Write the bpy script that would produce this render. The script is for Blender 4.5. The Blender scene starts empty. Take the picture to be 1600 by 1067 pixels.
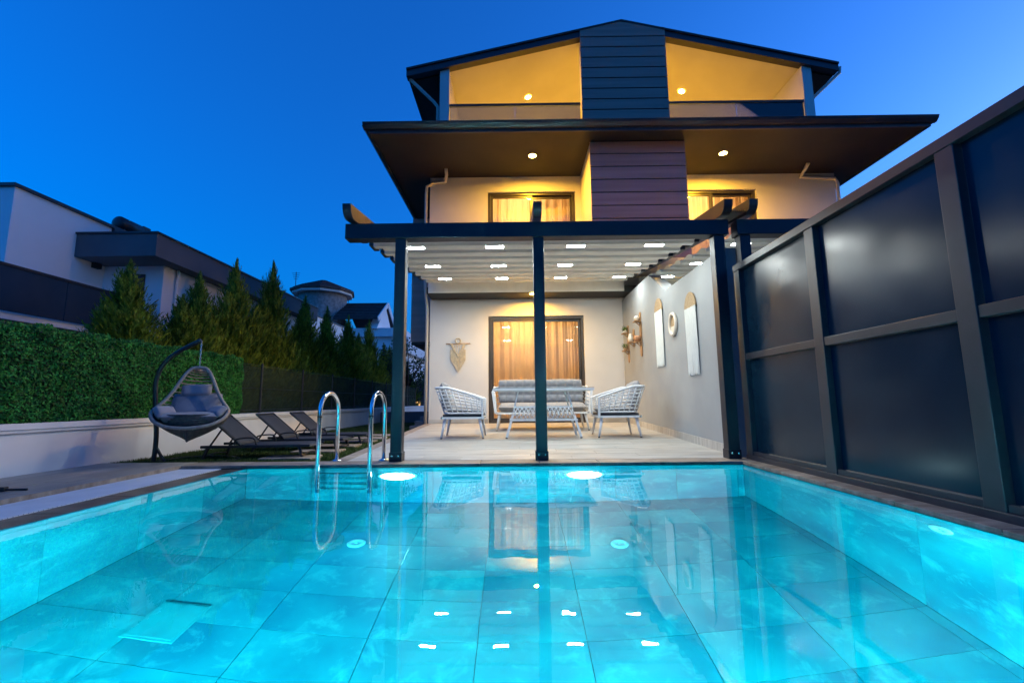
import bpy, math, random
import numpy as np
from mathutils import Matrix, Vector

# ------------------------------------------------------------------ camera, sky, exposure
sc = bpy.context.scene
COL = sc.collection
random.seed(7)
rng = np.random.default_rng(7)
FPX, CX, CY, EYE = 702.0, 800.0, 533.5, 0.645        # focal length and centre in photo pixels, eye height over the water
_u = np.array([751 - CX, CY + 4710, -FPX]); _u /= np.linalg.norm(_u)
_f = np.array([805 - CX, CY - 627, -FPX]); _f -= _u * _f.dot(_u); _f /= np.linalg.norm(_f)
_r = np.cross(_f, _u)
cam = bpy.data.cameras.new('camera')
cam.lens = FPX / 1600 * 36
cam.clip_start, cam.clip_end = 0.02, 900
cam_o = bpy.data.objects.new('camera', cam)
COL.objects.link(cam_o)
cam_o.matrix_world = Matrix.Translation((0, 0, EYE)) @ Matrix([tuple(map(float, v)) for v in (_r, _f, _u)]).to_4x4()
sc.camera = cam_o

world = bpy.data.worlds.new('World')
sc.world = world
world.use_nodes = True
wn = world.node_tree
sky = wn.nodes.new('ShaderNodeTexSky')
sky.sky_type = 'NISHITA'
sky.sun_disc = False
sky.sun_elevation = math.radians(3.5)
sky.sun_rotation = math.radians(72)
sky.ozone_density = 7.3
sky.dust_density = 3.0
bg = wn.nodes['Background']
wn.links.new(sky.outputs[0], bg.inputs[0])
bg.inputs[1].default_value = 0.105
sc.view_settings.view_transform = 'Standard'
sc.view_settings.look = 'None'
sc.view_settings.gamma = 1.0
sc.view_settings.use_curve_mapping = False
sc.view_settings.exposure = 3.0                       # a long dusk exposure
sc.render.engine = 'CYCLES'
cy = sc.cycles
cy.use_denoising = True
cy.max_bounces = 10
cy.diffuse_bounces = 4
cy.glossy_bounces = 4
cy.transmission_bounces = 6
cy.transparent_max_bounces = 12
cy.sample_clamp_indirect = 5.0
cy.blur_glossy = 0.6
cy.caustics_reflective = False
cy.caustics_refractive = False


def at(px, py, X=None, Y=None, Z=None):
    """photo pixel -> point on the plane X=, Y= or Z="""
    d = np.array([px - CX, CY - py, -FPX])
    d = np.array([d @ _r, d @ _f, d @ _u])
    t = X / d[0] if X is not None else Y / d[1] if Y is not None else (Z - EYE) / d[2]
    return Vector((d[0] * t, d[1] * t, EYE + d[2] * t))


# ------------------------------------------------------------------ helpers
class MB:
    def __init__(s):
        s.v, s.f = [], []

    def add(s, vs, fs):
        o = len(s.v)
        s.v += [tuple(p) for p in vs]
        s.f += [tuple(i + o for i in f) for f in fs]
        return s

    def box(s, x0, x1, y0, y1, z0, z1):
        return s.add([(x, y, z) for z in (z0, z1) for y in (y0, y1) for x in (x0, x1)],
                     [(0, 2, 3, 1), (4, 5, 7, 6), (0, 1, 5, 4), (2, 6, 7, 3), (0, 4, 6, 2), (1, 3, 7, 5)])

    def hexa(s, p):
        """8 points: bottom ring of 4 then top ring of 4"""
        return s.add(p, [(3, 2, 1, 0), (4, 5, 6, 7), (0, 1, 5, 4), (1, 2, 6, 5), (2, 3, 7, 6), (3, 0, 4, 7)])

    def bar(s, a, b, w, h, up=(0, 0, 1)):
        a, b = Vector(a), Vector(b)
        d = (b - a).normalized()
        u = Vector(up)
        if abs(d.dot(u)) > 0.98:
            u = Vector((0, 1, 0))
        x = d.cross(u).normalized()
        y = x.cross(d).normalized()
        P = []
        for c in (a, b):
            P += [c - x * w / 2 - y * h / 2, c + x * w / 2 - y * h / 2, c + x * w / 2 + y * h / 2, c - x * w / 2 + y * h / 2]
        return s.hexa(P)

    def tube(s, pts, r, n=8, closed=False, caps=True):
        pts = [Vector(p) for p in pts]
        m = len(pts)
        rr = r if isinstance(r, (list, tuple)) else [r] * m
        prev = None
        rings = []
        for i, p in enumerate(pts):
            if closed:
                d = pts[(i + 1) % m] - pts[i - 1]
            else:
                d = pts[min(i + 1, m - 1)] - pts[max(i - 1, 0)]
            d.normalize()
            if prev is None:
                u = Vector((0, 0, 1)) if abs(d.z) < 0.9 else Vector((1, 0, 0))
                prev = d.cross(u).normalized()
            x = (prev - d * prev.dot(d)).normalized()
            prev = x
            y = d.cross(x)
            rings.append([p + (x * math.cos(t) + y * math.sin(t)) * rr[i] for t in [2 * math.pi * k / n for k in range(n)]])
        vs = [q for ring in rings for q in ring]
        fs = []
        for i in range(m if closed else m - 1):
            a, b = i * n, ((i + 1) % m) * n
            for k in range(n):
                fs.append((a + k, a + (k + 1) % n, b + (k + 1) % n, b + k))
        if caps and not closed:
            fs.append(tuple(range(n - 1, -1, -1)))
            fs.append(tuple((m - 1) * n + k for k in range(n)))
        return s.add(vs, fs)

    def disc(s, c, r, n=20, normal='z-'):
        c = Vector(c)
        vs = []
        for k in range(n):
            t = 2 * math.pi * k / n
            vs.append(c + Vector((r * math.cos(t), r * math.sin(t), 0)))
        return s.add(vs, [tuple(range(n - 1, -1, -1)) if normal == 'z-' else tuple(range(n))])

    def lathe(s, c, prof, n=20):
        """profile of (radius, z) turned round the z axis at c"""
        c = Vector(c)
        vs = [c + Vector((r * math.cos(2 * math.pi * k / n), r * math.sin(2 * math.pi * k / n), z)) for r, z in prof for k in range(n)]
        fs = [(i * n + k, i * n + (k + 1) % n, (i + 1) * n + (k + 1) % n, (i + 1) * n + k) for i in range(len(prof) - 1) for k in range(n)]
        fs += [tuple(range(n - 1, -1, -1)), tuple((len(prof) - 1) * n + k for k in range(n))]
        return s.add(vs, fs)

    def prism(s, poly, axis, a, b):
        """polygon in the two other axes, extruded along axis from a to b"""
        def P(u, v, w):
            return {'x': (w, u, v), 'y': (u, w, v), 'z': (u, v, w)}[axis]
        n = len(poly)
        vs = [P(u, v, a) for u, v in poly] + [P(u, v, b) for u, v in poly]
        fs = [tuple(range(n - 1, -1, -1)), tuple(range(n, 2 * n))] + [(i, (i + 1) % n, n + (i + 1) % n, n + i) for i in range(n)]
        return s.add(vs, fs)

    def grid(s, fn, nu, nv, thick=None):
        vs = [fn(i / nu, j / nv) for j in range(nv + 1) for i in range(nu + 1)]
        fs = [(j * (nu + 1) + i, j * (nu + 1) + i + 1, (j + 1) * (nu + 1) + i + 1, (j + 1) * (nu + 1) + i) for j in range(nv) for i in range(nu)]
        return s.add(vs, fs)

    def mesh(s, name):
        me = bpy.data.meshes.new(name)
        me.from_pydata(s.v, [], s.f)
        return me

    def build(s, name, m, parent=None, smooth=False, bevel=0.0, fix=True):
        me = s.mesh(name)
        if fix:
            import bmesh
            bm = bmesh.new()
            bm.from_mesh(me)
            bmesh.ops.recalc_face_normals(bm, faces=bm.faces)
            bm.to_mesh(me)
            bm.free()
        return link(name, me, m, parent, smooth, bevel)


def link(name, me, m, parent=None, smooth=False, bevel=0.0):
    if m is not None and not me.materials:
        me.materials.append(m)
    o = bpy.data.objects.new(name, me)
    COL.objects.link(o)
    if smooth:
        me.polygons.foreach_set('use_smooth', [True] * len(me.polygons))
    if bevel:
        b = o.modifiers.new('bevel', 'BEVEL')
        b.width = bevel
        b.segments = 2
        b.limit_method = 'ANGLE'
    if parent is not None:
        o.parent = parent
        o.matrix_parent_inverse = Matrix()
        if parent.location.length or parent.rotation_euler.z:
            pass
    return o


def tag(o, label=None, cat=None, group=None, kind=None):
    if label: o['label'] = label
    if cat: o['category'] = cat
    if group: o['group'] = group
    if kind: o['kind'] = kind
    return o


def thing(name, label, cat, loc=(0, 0, 0), rz=0.0, group=None):
    o = bpy.data.objects.new(name, None)
    o.empty_display_size = 0.1
    COL.objects.link(o)
    o.location = loc
    o.rotation_euler = (0, 0, rz)
    return tag(o, label, cat, group)


def copy_tree(o, parent=None):
    c = o.copy()
    COL.objects.link(c)
    c.parent = parent
    for ch in list(o.children):
        copy_tree(ch, c)
    return c


def copies(o, spots, parent=None):
    """copies of one mesh object at other places, mesh data shared"""
    out = []
    for sp in spots:
        c = o.copy()
        COL.objects.link(c)
        c.location = sp[:3]
        if len(sp) > 3:
            c.rotation_euler = (0, 0, sp[3])
        if parent is not None:
            c.parent = parent
        out.append(c)
    return out


# ------------------------------------------------------------------ materials
def nodes(name):
    m = bpy.data.materials.new(name)
    m.use_nodes = True
    return m, m.node_tree, m.node_tree.nodes['Principled BSDF']


def mat(name, c1, c2=None, scale=4.0, rough=0.6, metal=0.0, bump=0.0, bscale=None, stretch=(1, 1, 1), detail=4.0, spec=0.5,
        rand=0.0, island=0.0, r2=None, coat=0.0, sheen=0.0, lo=0.35, hi=0.65):
    m, nt, b = nodes(name)
    N, L = nt.nodes, nt.links
    b.inputs['Roughness'].default_value = rough
    b.inputs['Metallic'].default_value = metal
    b.inputs['Specular IOR Level'].default_value = spec
    if coat: b.inputs['Coat Weight'].default_value = coat
    if sheen: b.inputs['Sheen Weight'].default_value = sheen
    if c2 is None:
        c2 = tuple(min(1, x * 1.12) for x in c1)
    geo = N.new('ShaderNodeNewGeometry')
    mp = N.new('ShaderNodeMapping')
    mp.inputs['Scale'].default_value = stretch
    L.new(geo.outputs['Position'], mp.inputs['Vector'])
    no = N.new('ShaderNodeTexNoise')
    no.inputs['Scale'].default_value = scale
    no.inputs['Detail'].default_value = detail
    L.new(mp.outputs[0], no.inputs['Vector'])
    ra = N.new('ShaderNodeMapRange')
    ra.inputs['From Min'].default_value = lo
    ra.inputs['From Max'].default_value = hi
    L.new(no.outputs['Fac'], ra.inputs['Value'])
    fac = ra.outputs[0]
    mx = N.new('ShaderNodeMix')
    mx.data_type = 'RGBA'
    mx.inputs['A'].default_value = (*c1, 1)
    mx.inputs['B'].default_value = (*c2, 1)
    L.new(fac, mx.inputs['Factor'])
    out = mx.outputs['Result']
    if rand or island:
        hs = N.new('ShaderNodeHueSaturation')
        L.new(out, hs.inputs['Color'])
        rr = N.new('ShaderNodeMapRange')
        amp = rand or island
        rr.inputs['To Min'].default_value = 1 - amp
        rr.inputs['To Max'].default_value = 1 + amp
        if rand:
            oi = N.new('ShaderNodeObjectInfo')
            L.new(oi.outputs['Random'], rr.inputs['Value'])
            add = N.new('ShaderNodeVectorMath')
            add.operation = 'MULTIPLY_ADD'
            L.new(oi.outputs['Random'], add.inputs[0])
            add.inputs[1].default_value = (37, 23, 11)
            L.new(geo.outputs['Position'], add.inputs[2])
            L.new(add.outputs[0], mp.inputs['Vector'])
        else:
            L.new(geo.outputs['Random Per Island'], rr.inputs['Value'])
        L.new(rr.outputs[0], hs.inputs['Value'])
        out = hs.outputs[0]
    L.new(out, b.inputs['Base Color'])
    if r2 is not None:
        r = N.new('ShaderNodeMapRange')
        r.inputs['To Min'].default_value = rough
        r.inputs['To Max'].default_value = r2
        L.new(fac, r.inputs['Value'])
        L.new(r.outputs[0], b.inputs['Roughness'])
    if bump:
        bn = N.new('ShaderNodeTexNoise')
        bn.inputs['Scale'].default_value = bscale or scale * 6
        bn.inputs['Detail'].default_value = 5
        L.new(mp.outputs[0], bn.inputs['Vector'])
        bp = N.new('ShaderNodeBump')
        bp.inputs['Strength'].default_value = bump
        bp.inputs['Distance'].default_value = 0.01
        L.new(bn.outputs['Fac'], bp.inputs['Height'])
        L.new(bp.outputs[0], b.inputs['Normal'])
    return m


def emit(name, col, strength):
    m, nt, b = nodes(name)
    e = nt.nodes.new('ShaderNodeEmission')
    e.inputs[0].default_value = (*col, 1)
    e.inputs[1].default_value = strength
    nt.links.new(e.outputs[0], nt.nodes['Material Output'].inputs['Surface'])
    return m


def glass(name, tint=(1, 1, 1), rough=0.0, ior=1.5, haze=0.0, hcol=(0.5, 0.5, 0.5)):
    m, nt, b = nodes(name)
    N, L = nt.nodes, nt.links
    tr = N.new('ShaderNodeBsdfTransparent')
    tr.inputs[0].default_value = (*tint, 1)
    body = tr.outputs[0]
    if haze:
        df = N.new('ShaderNodeBsdfDiffuse')
        df.inputs[0].default_value = (*hcol, 1)
        mh = N.new('ShaderNodeMixShader')
        mh.inputs[0].default_value = haze
        L.new(body, mh.inputs[1])
        L.new(df.outputs[0], mh.inputs[2])
        body = mh.outputs[0]
    gl = N.new('ShaderNodeBsdfGlossy')
    gl.inputs['Roughness'].default_value = rough
    fr = N.new('ShaderNodeFresnel')
    fr.inputs[0].default_value = ior
    mx = N.new('ShaderNodeMixShader')
    L.new(fr.outputs[0], mx.inputs[0])
    L.new(body, mx.inputs[1])
    L.new(gl.outputs[0], mx.inputs[2])
    L.new(mx.outputs[0], N['Material Output'].inputs['Surface'])
    return m


def cloth_through(name, col, trans=0.55):
    """thin cloth: light passes"""
    m, nt, b = nodes(name)
    N, L = nt.nodes, nt.links
    d = N.new('ShaderNodeBsdfDiffuse')
    t = N.new('ShaderNodeBsdfTranslucent')
    d.inputs[0].default_value = (*col, 1)
    t.inputs[0].default_value = (*col, 1)
    mx = N.new('ShaderNodeMixShader')
    mx.inputs[0].default_value = trans
    L.new(d.outputs[0], mx.inputs[1])
    L.new(t.outputs[0], mx.inputs[2])
    L.new(mx.outputs[0], N['Material Output'].inputs['Surface'])
    return m


def leaf_mat(name, c1, c2, island=0.45, trans=0.25, scale=3.0):
    m = mat(name, c1, c2, scale=scale, rough=0.55, island=island, spec=0.3)
    nt = m.node_tree
    b = nt.nodes['Principled BSDF']
    t = nt.nodes.new('ShaderNodeBsdfTranslucent')
    nt.links.new(b.inputs['Base Color'].links[0].from_socket, t.inputs[0])
    mx = nt.nodes.new('ShaderNodeMixShader')
    mx.inputs[0].default_value = trans
    nt.links.new(b.outputs[0], mx.inputs[1])
    nt.links.new(t.outputs[0], mx.inputs[2])
    nt.links.new(mx.outputs[0], nt.nodes['Material Output'].inputs['Surface'])
    return m


M = {}
M['pooltile'] = mat('pool_tile', (0.004, 0.24, 0.33), (0.016, 0.44, 0.50), scale=2.2, rough=0.35, detail=9, rand=0.06, lo=0.36, hi=0.68)
def pool_tile():
    m = mat('pool_tile', (0.004, 0.20, 0.29), (0.012, 0.38, 0.45), scale=1.7, rough=0.35, detail=9, rand=0.025, lo=0.34, hi=0.68)
    nt = m.node_tree
    N, L = nt.nodes, nt.links
    b = N['Principled BSDF']
    src = b.inputs['Base Color'].links[0].from_socket
    geo = next(n for n in N if n.bl_idname == 'ShaderNodeNewGeometry')
    v = N.new('ShaderNodeTexNoise')  # pale mottling: stone veins, plus caustic light painted into the tile colour
    v.inputs['Scale'].default_value = 5.5
    v.inputs['Detail'].default_value = 10
    v.inputs['Roughness'].default_value = 0.68
    v.inputs['Distortion'].default_value = 0.5
    L.new(geo.outputs['Position'], v.inputs['Vector'])
    r = N.new('ShaderNodeMapRange')
    r.inputs['From Min'].default_value = 0.52
    r.inputs['From Max'].default_value = 0.72
    r.inputs['To Max'].default_value = 0.6
    L.new(v.outputs['Fac'], r.inputs['Value'])
    mx = N.new('ShaderNodeMix')
    mx.data_type = 'RGBA'
    L.new(r.outputs[0], mx.inputs['Factor'])
    L.new(src, mx.inputs['A'])
    mx.inputs['B'].default_value = (0.10, 0.58, 0.62, 1)
    L.new(mx.outputs['Result'], b.inputs['Base Color'])
    return m


M['pooltile'] = pool_tile()
M['grout'] = mat('pool_grout', (0.003, 0.11, 0.16), scale=9, rough=0.8)
M['drain'] = mat('drain_plate', (0.012, 0.33, 0.40), (0.02, 0.40, 0.46), rough=0.4)
M['poolwhite'] = mat('pool_fitting_white', (0.55, 0.82, 0.86), rough=0.4)
M['travertine'] = mat('travertine_coping', (0.20, 0.15, 0.11), (0.40, 0.32, 0.25), scale=5, rough=0.55, bump=0.25, bscale=60, stretch=(1, 3, 1), rand=0.12, detail=8)
M['lipstone'] = mat('wet_lip_stone', (0.055, 0.035, 0.025), (0.16, 0.11, 0.08), scale=7, rough=0.28, bump=0.2, bscale=50, rand=0.15, detail=8)
M['terrace'] = mat('wood_look_tile', (0.34, 0.31, 0.27), (0.54, 0.51, 0.47), scale=3.0, rough=0.34, r2=0.5, bump=0.05, bscale=50, stretch=(0.7, 9, 1), rand=0.08, detail=7)
M['deck'] = mat('deck_tile', (0.22, 0.19, 0.17), (0.40, 0.36, 0.32), scale=3.0, rough=0.4, r2=0.55, bump=0.06, bscale=50, stretch=(9, 0.7, 1), rand=0.10, detail=7)
M['joint'] = mat('tile_joint', (0.10, 0.09, 0.08), rough=0.9)
M['grate'] = mat('white_plastic_grate', (0.72, 0.74, 0.78), rough=0.4)
M['dark'] = mat('dark_void', (0.012, 0.012, 0.014), rough=0.9)
M['soil'] = mat('soil', (0.05, 0.04, 0.03), (0.09, 0.075, 0.05), scale=2, rough=0.95, bump=0.4, bscale=30)
M['plaster'] = mat('white_plaster', (0.60, 0.57, 0.53), (0.66, 0.63, 0.59), scale=1.4, rough=0.85, bump=0.08, bscale=120, detail=6)
M['plaster_wh'] = mat('house_plaster', (0.58, 0.565, 0.55), (0.64, 0.625, 0.61), scale=1.2, rough=0.85, bump=0.06, bscale=140)
M['gardenwall'] = mat('garden_wall_plaster', (0.70, 0.67, 0.68), (0.82, 0.79, 0.79), scale=1.6, rough=0.85, bump=0.12, bscale=90, detail=9, lo=0.3, hi=0.6)
M['partition'] = mat('grey_plaster', (0.285, 0.295, 0.305), (0.335, 0.345, 0.355), scale=1.5, rough=0.8, bump=0.08, bscale=120, detail=7)
M['anthracite'] = mat('anthracite_aluminium', (0.009, 0.010, 0.020), (0.013, 0.014, 0.026), scale=3, rough=0.36, spec=0.35, detail=6, r2=0.5)
M['fenceframe'] = mat('fence_frame_steel', (0.026, 0.026, 0.034), (0.040, 0.040, 0.050), scale=3, rough=0.40, bump=0.03, bscale=90, detail=8)
M['fencepanel'] = mat('frosted_dark_panel', (0.005, 0.026, 0.045), (0.008, 0.036, 0.058), scale=2, rough=0.18, spec=0.34, bump=0.02, bscale=120, detail=10, r2=0.25)
M['clad'] = mat('grey_cladding', (0.33, 0.19, 0.15), (0.40, 0.24, 0.19), scale=2, rough=0.55, stretch=(0.3, 1, 6), bump=0.05, bscale=40, rand=0.06)
M['soffit'] = mat('dark_brown_soffit', (0.013, 0.009, 0.008), (0.020, 0.014, 0.012), scale=2, rough=0.6)
M['fascia'] = mat('dark_fascia_metal', (0.022, 0.022, 0.030), (0.030, 0.030, 0.040), scale=4, rough=0.4)
M['rooftile'] = mat('dark_roof_tile', (0.025, 0.022, 0.028), (0.05, 0.04, 0.045), scale=6, rough=0.7)
M['frame'] = mat('window_frame_dark', (0.030, 0.026, 0.026), (0.045, 0.038, 0.036), scale=5, rough=0.35)
M['glass'] = glass('window_glass', ior=1.5)
M['railglass'] = glass('railing_glass', tint=(0.75, 0.8, 0.8), ior=1.5, haze=0.18, hcol=(0.3, 0.3, 0.32))
M['tableglass'] = glass('table_glass', tint=(0.75, 0.88, 0.9), ior=1.5, haze=0.35, hcol=(0.6, 0.68, 0.72))
M['curtain'] = cloth_through('beige_curtain', (0.76, 0.63, 0.44), 0.5)
M['room'] = mat('room_wall', (0.62, 0.50, 0.36), rough=0.9)
M['fabric'] = cloth_through('pergola_fabric', (0.88, 0.87, 0.77), 0.05)
M['profile'] = mat('pergola_profile_white', (0.78, 0.78, 0.73), rough=0.45)
M['whitemetal'] = mat('white_powder_coat', (0.70, 0.72, 0.74), rough=0.4)
M['rope'] = mat('white_rope', (0.66, 0.68, 0.70), scale=60, rough=0.75, bump=0.3, bscale=180)
M['cushion'] = mat('grey_cushion', (0.20, 0.205, 0.225), (0.245, 0.25, 0.27), scale=20, rough=0.9, bump=0.2, bscale=260, sheen=0.3)
M['cushdark'] = mat('dark_underside', (0.03, 0.032, 0.04), rough=0.8)
M['steel'] = mat('polished_steel', (0.75, 0.76, 0.78), (0.82, 0.83, 0.85), rough=0.12, metal=1.0)
M['blackmetal'] = mat('black_metal', (0.015, 0.015, 0.018), rough=0.45)
M['wicker'] = mat('taupe_wicker', (0.28, 0.215, 0.18), (0.38, 0.30, 0.25), scale=30, rough=0.7, bump=0.3, bscale=160)
M['wickerdark'] = mat('dark_wicker', (0.05, 0.042, 0.045), (0.09, 0.075, 0.075), scale=30, rough=0.7, bump=0.3, bscale=160)
M['sling'] = mat('charcoal_sling', (0.018, 0.017, 0.021), (0.028, 0.027, 0.031), scale=60, rough=0.7, bump=0.1, bscale=300)
M['eggcush'] = mat('egg_chair_cushion', (0.20, 0.185, 0.22), (0.26, 0.24, 0.27), scale=8, rough=0.9, sheen=0.3)
M['eggpillow'] = mat('egg_chair_pillow', (0.32, 0.26, 0.27), (0.38, 0.31, 0.32), scale=8, rough=0.9, sheen=0.3)
M['cotton'] = mat('cotton_cord', (0.50, 0.41, 0.28), (0.62, 0.52, 0.37), scale=30, rough=0.9, bump=0.3, bscale=150)
M['fringe'] = mat('white_fringe', (0.70, 0.69, 0.64), (0.80, 0.79, 0.74), scale=12, rough=0.9, stretch=(20, 20, 1), bump=0.4, bscale=20, island=0.08)
M['jute'] = mat('woven_jute', (0.33, 0.22, 0.12), (0.44, 0.31, 0.18), scale=40, rough=0.9, bump=0.5, bscale=120)
M['wood'] = mat('oak_shelf', (0.30, 0.16, 0.07), (0.42, 0.24, 0.11), scale=5, rough=0.55, stretch=(6, 6, 1), detail=6)
M['ceramic'] = mat('cream_ceramic', (0.62, 0.56, 0.48), rough=0.35)
M['terracotta'] = mat('terracotta', (0.42, 0.20, 0.10), rough=0.7)
M['plant'] = leaf_mat('small_plant', (0.06, 0.12, 0.03), (0.10, 0.17, 0.05))
M['pipe'] = mat('cream_pipe', (0.50, 0.46, 0.42), rough=0.5)
M['hedge'] = leaf_mat('boxwood_leaf', (0.014, 0.125, 0.018), (0.045, 0.25, 0.040), island=0.8, scale=9)
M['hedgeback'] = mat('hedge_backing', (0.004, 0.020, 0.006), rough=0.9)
M['cypress'] = leaf_mat('cypress_spray', (0.090, 0.150, 0.013), (0.28, 0.34, 0.034), island=0.55, scale=1.6)
M['bark'] = mat('bark', (0.06, 0.04, 0.03), (0.10, 0.07, 0.05), scale=12, rough=0.95, bump=0.5, bscale=50, stretch=(3, 3, 1))
M['oak'] = leaf_mat('broadleaf', (0.03, 0.06, 0.02), (0.06, 0.10, 0.03))
M['grass'] = leaf_mat('grass_blade', (0.030, 0.065, 0.012), (0.075, 0.115, 0.025), island=0.4)
M['turf'] = mat('turf_soil', (0.018, 0.032, 0.010), (0.03, 0.05, 0.015), scale=5, rough=0.95)
M['net'] = mat('green_shade_net', (0.006, 0.020, 0.012), (0.010, 0.028, 0.018), scale=40, rough=0.9)
def net_material():
    m = M['net']
    nt = m.node_tree
    b = nt.nodes['Principled BSDF']
    tr = nt.nodes.new('ShaderNodeBsdfTransparent')
    mx = nt.nodes.new('ShaderNodeMixShader')
    mx.inputs[0].default_value = 0.48
    nt.links.new(tr.outputs[0], mx.inputs[1])
    nt.links.new(b.outputs[0], mx.inputs[2])
    nt.links.new(mx.outputs[0], nt.nodes['Material Output'].inputs['Surface'])


net_material()
M['nbwhite'] = mat('neighbour_white_render', (0.82, 0.78, 0.78), (0.87, 0.84, 0.84), scale=0.8, rough=0.85, bump=0.05, bscale=60)
M['nbgrey'] = mat('neighbour_grey_render', (0.115, 0.11, 0.12), (0.14, 0.135, 0.145), scale=1.2, rough=0.8)
M['nbblue'] = mat('balcony_glass_panel', (0.03, 0.045, 0.07), (0.045, 0.06, 0.09), scale=0.9, rough=0.15, spec=0.6)
M['stonebrick'] = mat('turret_stone', (0.22, 0.17, 0.15), (0.36, 0.29, 0.26), scale=7, rough=0.9, bump=0.6, bscale=9, detail=9)
M['clayroof'] = mat('brown_clay_tile', (0.055, 0.030, 0.028), (0.09, 0.05, 0.045), scale=5, rough=0.75)
M['stonestep'] = mat('grey_stone_step', (0.16, 0.15, 0.15), (0.24, 0.22, 0.22), scale=5, rough=0.7)
M['led'] = emit('led_white', (0.91, 1.0, 0.97), 43.0)
M['warm'] = emit('warm_lamp', (1.0, 0.49, 0.03), 500.0)
M['poolled'] = emit('pool_lamp_white', (0.80, 0.98, 1.0), 4.5)
M['poolled2'] = emit('pool_lamp_strong', (0.48, 1.0, 0.98), 132.0)
M['bulb'] = emit('room_bulb', (1.0, 0.63, 0.25), 52.0)
M['winlit'] = emit('far_lit_window', (1.0, 0.55, 0.2), 0.25)


def water_material():
    m, nt, b = nodes('pool_water')
    N, L = nt.nodes, nt.links
    b.inputs['Base Color'].default_value = (0.93, 0.99, 1.0, 1)
    b.inputs['Transmission Weight'].default_value = 1.0
    b.inputs['Roughness'].default_value = 0.0
    b.inputs['IOR'].default_value = 1.333
    geo = N.new('ShaderNodeNewGeometry')
    mp = N.new('ShaderNodeMapping')
    mp.inputs['Scale'].default_value = (1.0, 1.3, 1)
    L.new(geo.outputs['Position'], mp.inputs['Vector'])
    n1 = N.new('ShaderNodeTexNoise')
    n1.inputs['Scale'].default_value = 3.2
    n1.inputs['Detail'].default_value = 3.0
    L.new(mp.outputs[0], n1.inputs['Vector'])
    bp = N.new('ShaderNodeBump')
    bp.inputs['Strength'].default_value = 0.012
    bp.inputs['Distance'].default_value = 0.05
    L.new(n1.outputs['Fac'], bp.inputs['Height'])
    L.new(bp.outputs[0], b.inputs['Normal'])
    vs = N.new('ShaderNodeVolumeAbsorption')
    vs.inputs['Color'].default_value = (0.12, 0.93, 0.985, 1)
    vs.inputs['Density'].default_value = 0.45
    L.new(vs.outputs[0], N['Material Output'].inputs['Volume'])
    return m


M['water'] = water_material()

# ------------------------------------------------------------------ key levels (metres, water = 0)
PX0, PX1, PY0, PY1, PD = -2.70, 2.27, 0.30, 4.62, 1.50    # the pool
ZD = 0.038                                                 # deck and coping
YF, YU = 9.74, 9.37                                        # ground-floor and upper facade
DECK_L, PART_X, FENCE_X, WALL_X = -1.92, 2.38, 2.40, -4.41


def zt(y):
    """terrace: falls towards the pool"""
    return ZD + max(0.0, y - 4.90) * 0.0322


# ------------------------------------------------------------------ ground, pool, terrace, lawn
def ring(mb, X0, X1, Y0, Y1, x0, x1, y0, y1, z):
    vs = [(X0, Y0, z), (X1, Y0, z), (X1, Y1, z), (X0, Y1, z), (x0, y0, z), (x1, y0, z), (x1, y1, z), (x0, y1, z)]
    return mb.add(vs, [(0, 1, 5, 4), (1, 2, 6, 5), (2, 3, 7, 6), (3, 0, 4, 7)])


g = ring(MB(), -400, 400, -60, 500, PX0 - 0.68, PX1 + 0.06, PY0 - 0.06, PY1 + 0.05, -0.06).build('ground', M['soil'])
tag(g, kind='structure')

# pool shell (grout behind the tiles) and tiles
t = 0.012
mb = MB()
mb.box(PX0 - 0.1, PX1 + 0.1, PY0 - 0.1, PY1 + 0.1, -PD - 0.12, -PD - t)
pool_floor = tag(mb.build('pool_floor', M['grout']), kind='structure')
pw = {}
for nm, bx in (('pool_wall_left', (PX0 - 0.1, PX0 - t, PY0 - 0.1, PY1 + 0.1)), ('pool_wall_right', (PX1 + t, PX1 + 0.1, PY0 - 0.1, PY1 + 0.1)),
               ('pool_wall_far', (PX0 - t, PX1 + t, PY1 + t, PY1 + 0.1)), ('pool_wall_near', (PX0 - t, PX1 + t, PY0 - 0.1, PY0 - t))):
    top = 0.002 if nm == 'pool_wall_left' else 0.006
    pw[nm] = tag(MB().box(*bx, -PD - t + 0.001, top).build(nm, M['grout']), kind='structure')
J = 0.004
TX, TY = 0.606, 0.331
x = -2.04 - TX * 2
row = 0
xs = [PX0] + [v for v in [-2.04 + TX * k for k in range(0, 8)] if PX0 + 0.05 < v < PX1 - 0.05] + [PX1]
ys = [PY0] + [v for v in [2.675 + TY * k for k in range(-8, 8)] if PY0 + 0.05 < v < PY1 - 0.05] + [PY1]
for i in range(len(xs) - 1):
    for j in range(len(ys) - 1):
        MB().box(xs[i] + J / 2, xs[i + 1] - J / 2, ys[j] + J / 2, ys[j + 1] - J / 2, -PD - t, -PD + random.uniform(-0.0008, 0.0008)).build('tile', M['pooltile'], pool_floor)
WY = [PY0] + [v for v in [2.68 + 0.662 * k for k in range(-4, 4)] if PY0 + 0.05 < v < PY1 - 0.05] + [PY1]
zs = [-PD + 0.004, -1.0, -0.5, 0.0]
zs = [-PD + 0.004, 0.0]
for nm, X0, X1 in (('pool_wall_left', PX0 - t, PX0), ('pool_wall_right', PX1, PX1 + t)):
    for j in range(len(WY) - 1):
        MB().box(X0, X1, WY[j] + J / 2, WY[j + 1] - J / 2, zs[0], 0.003).build('tile', M['pooltile'], pw[nm])
WXs = [PX0] + [v for v in [-2.04 + TX * k for k in range(0, 8)] if PX0 + 0.05 < v < PX1 - 0.05] + [PX1]
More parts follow.
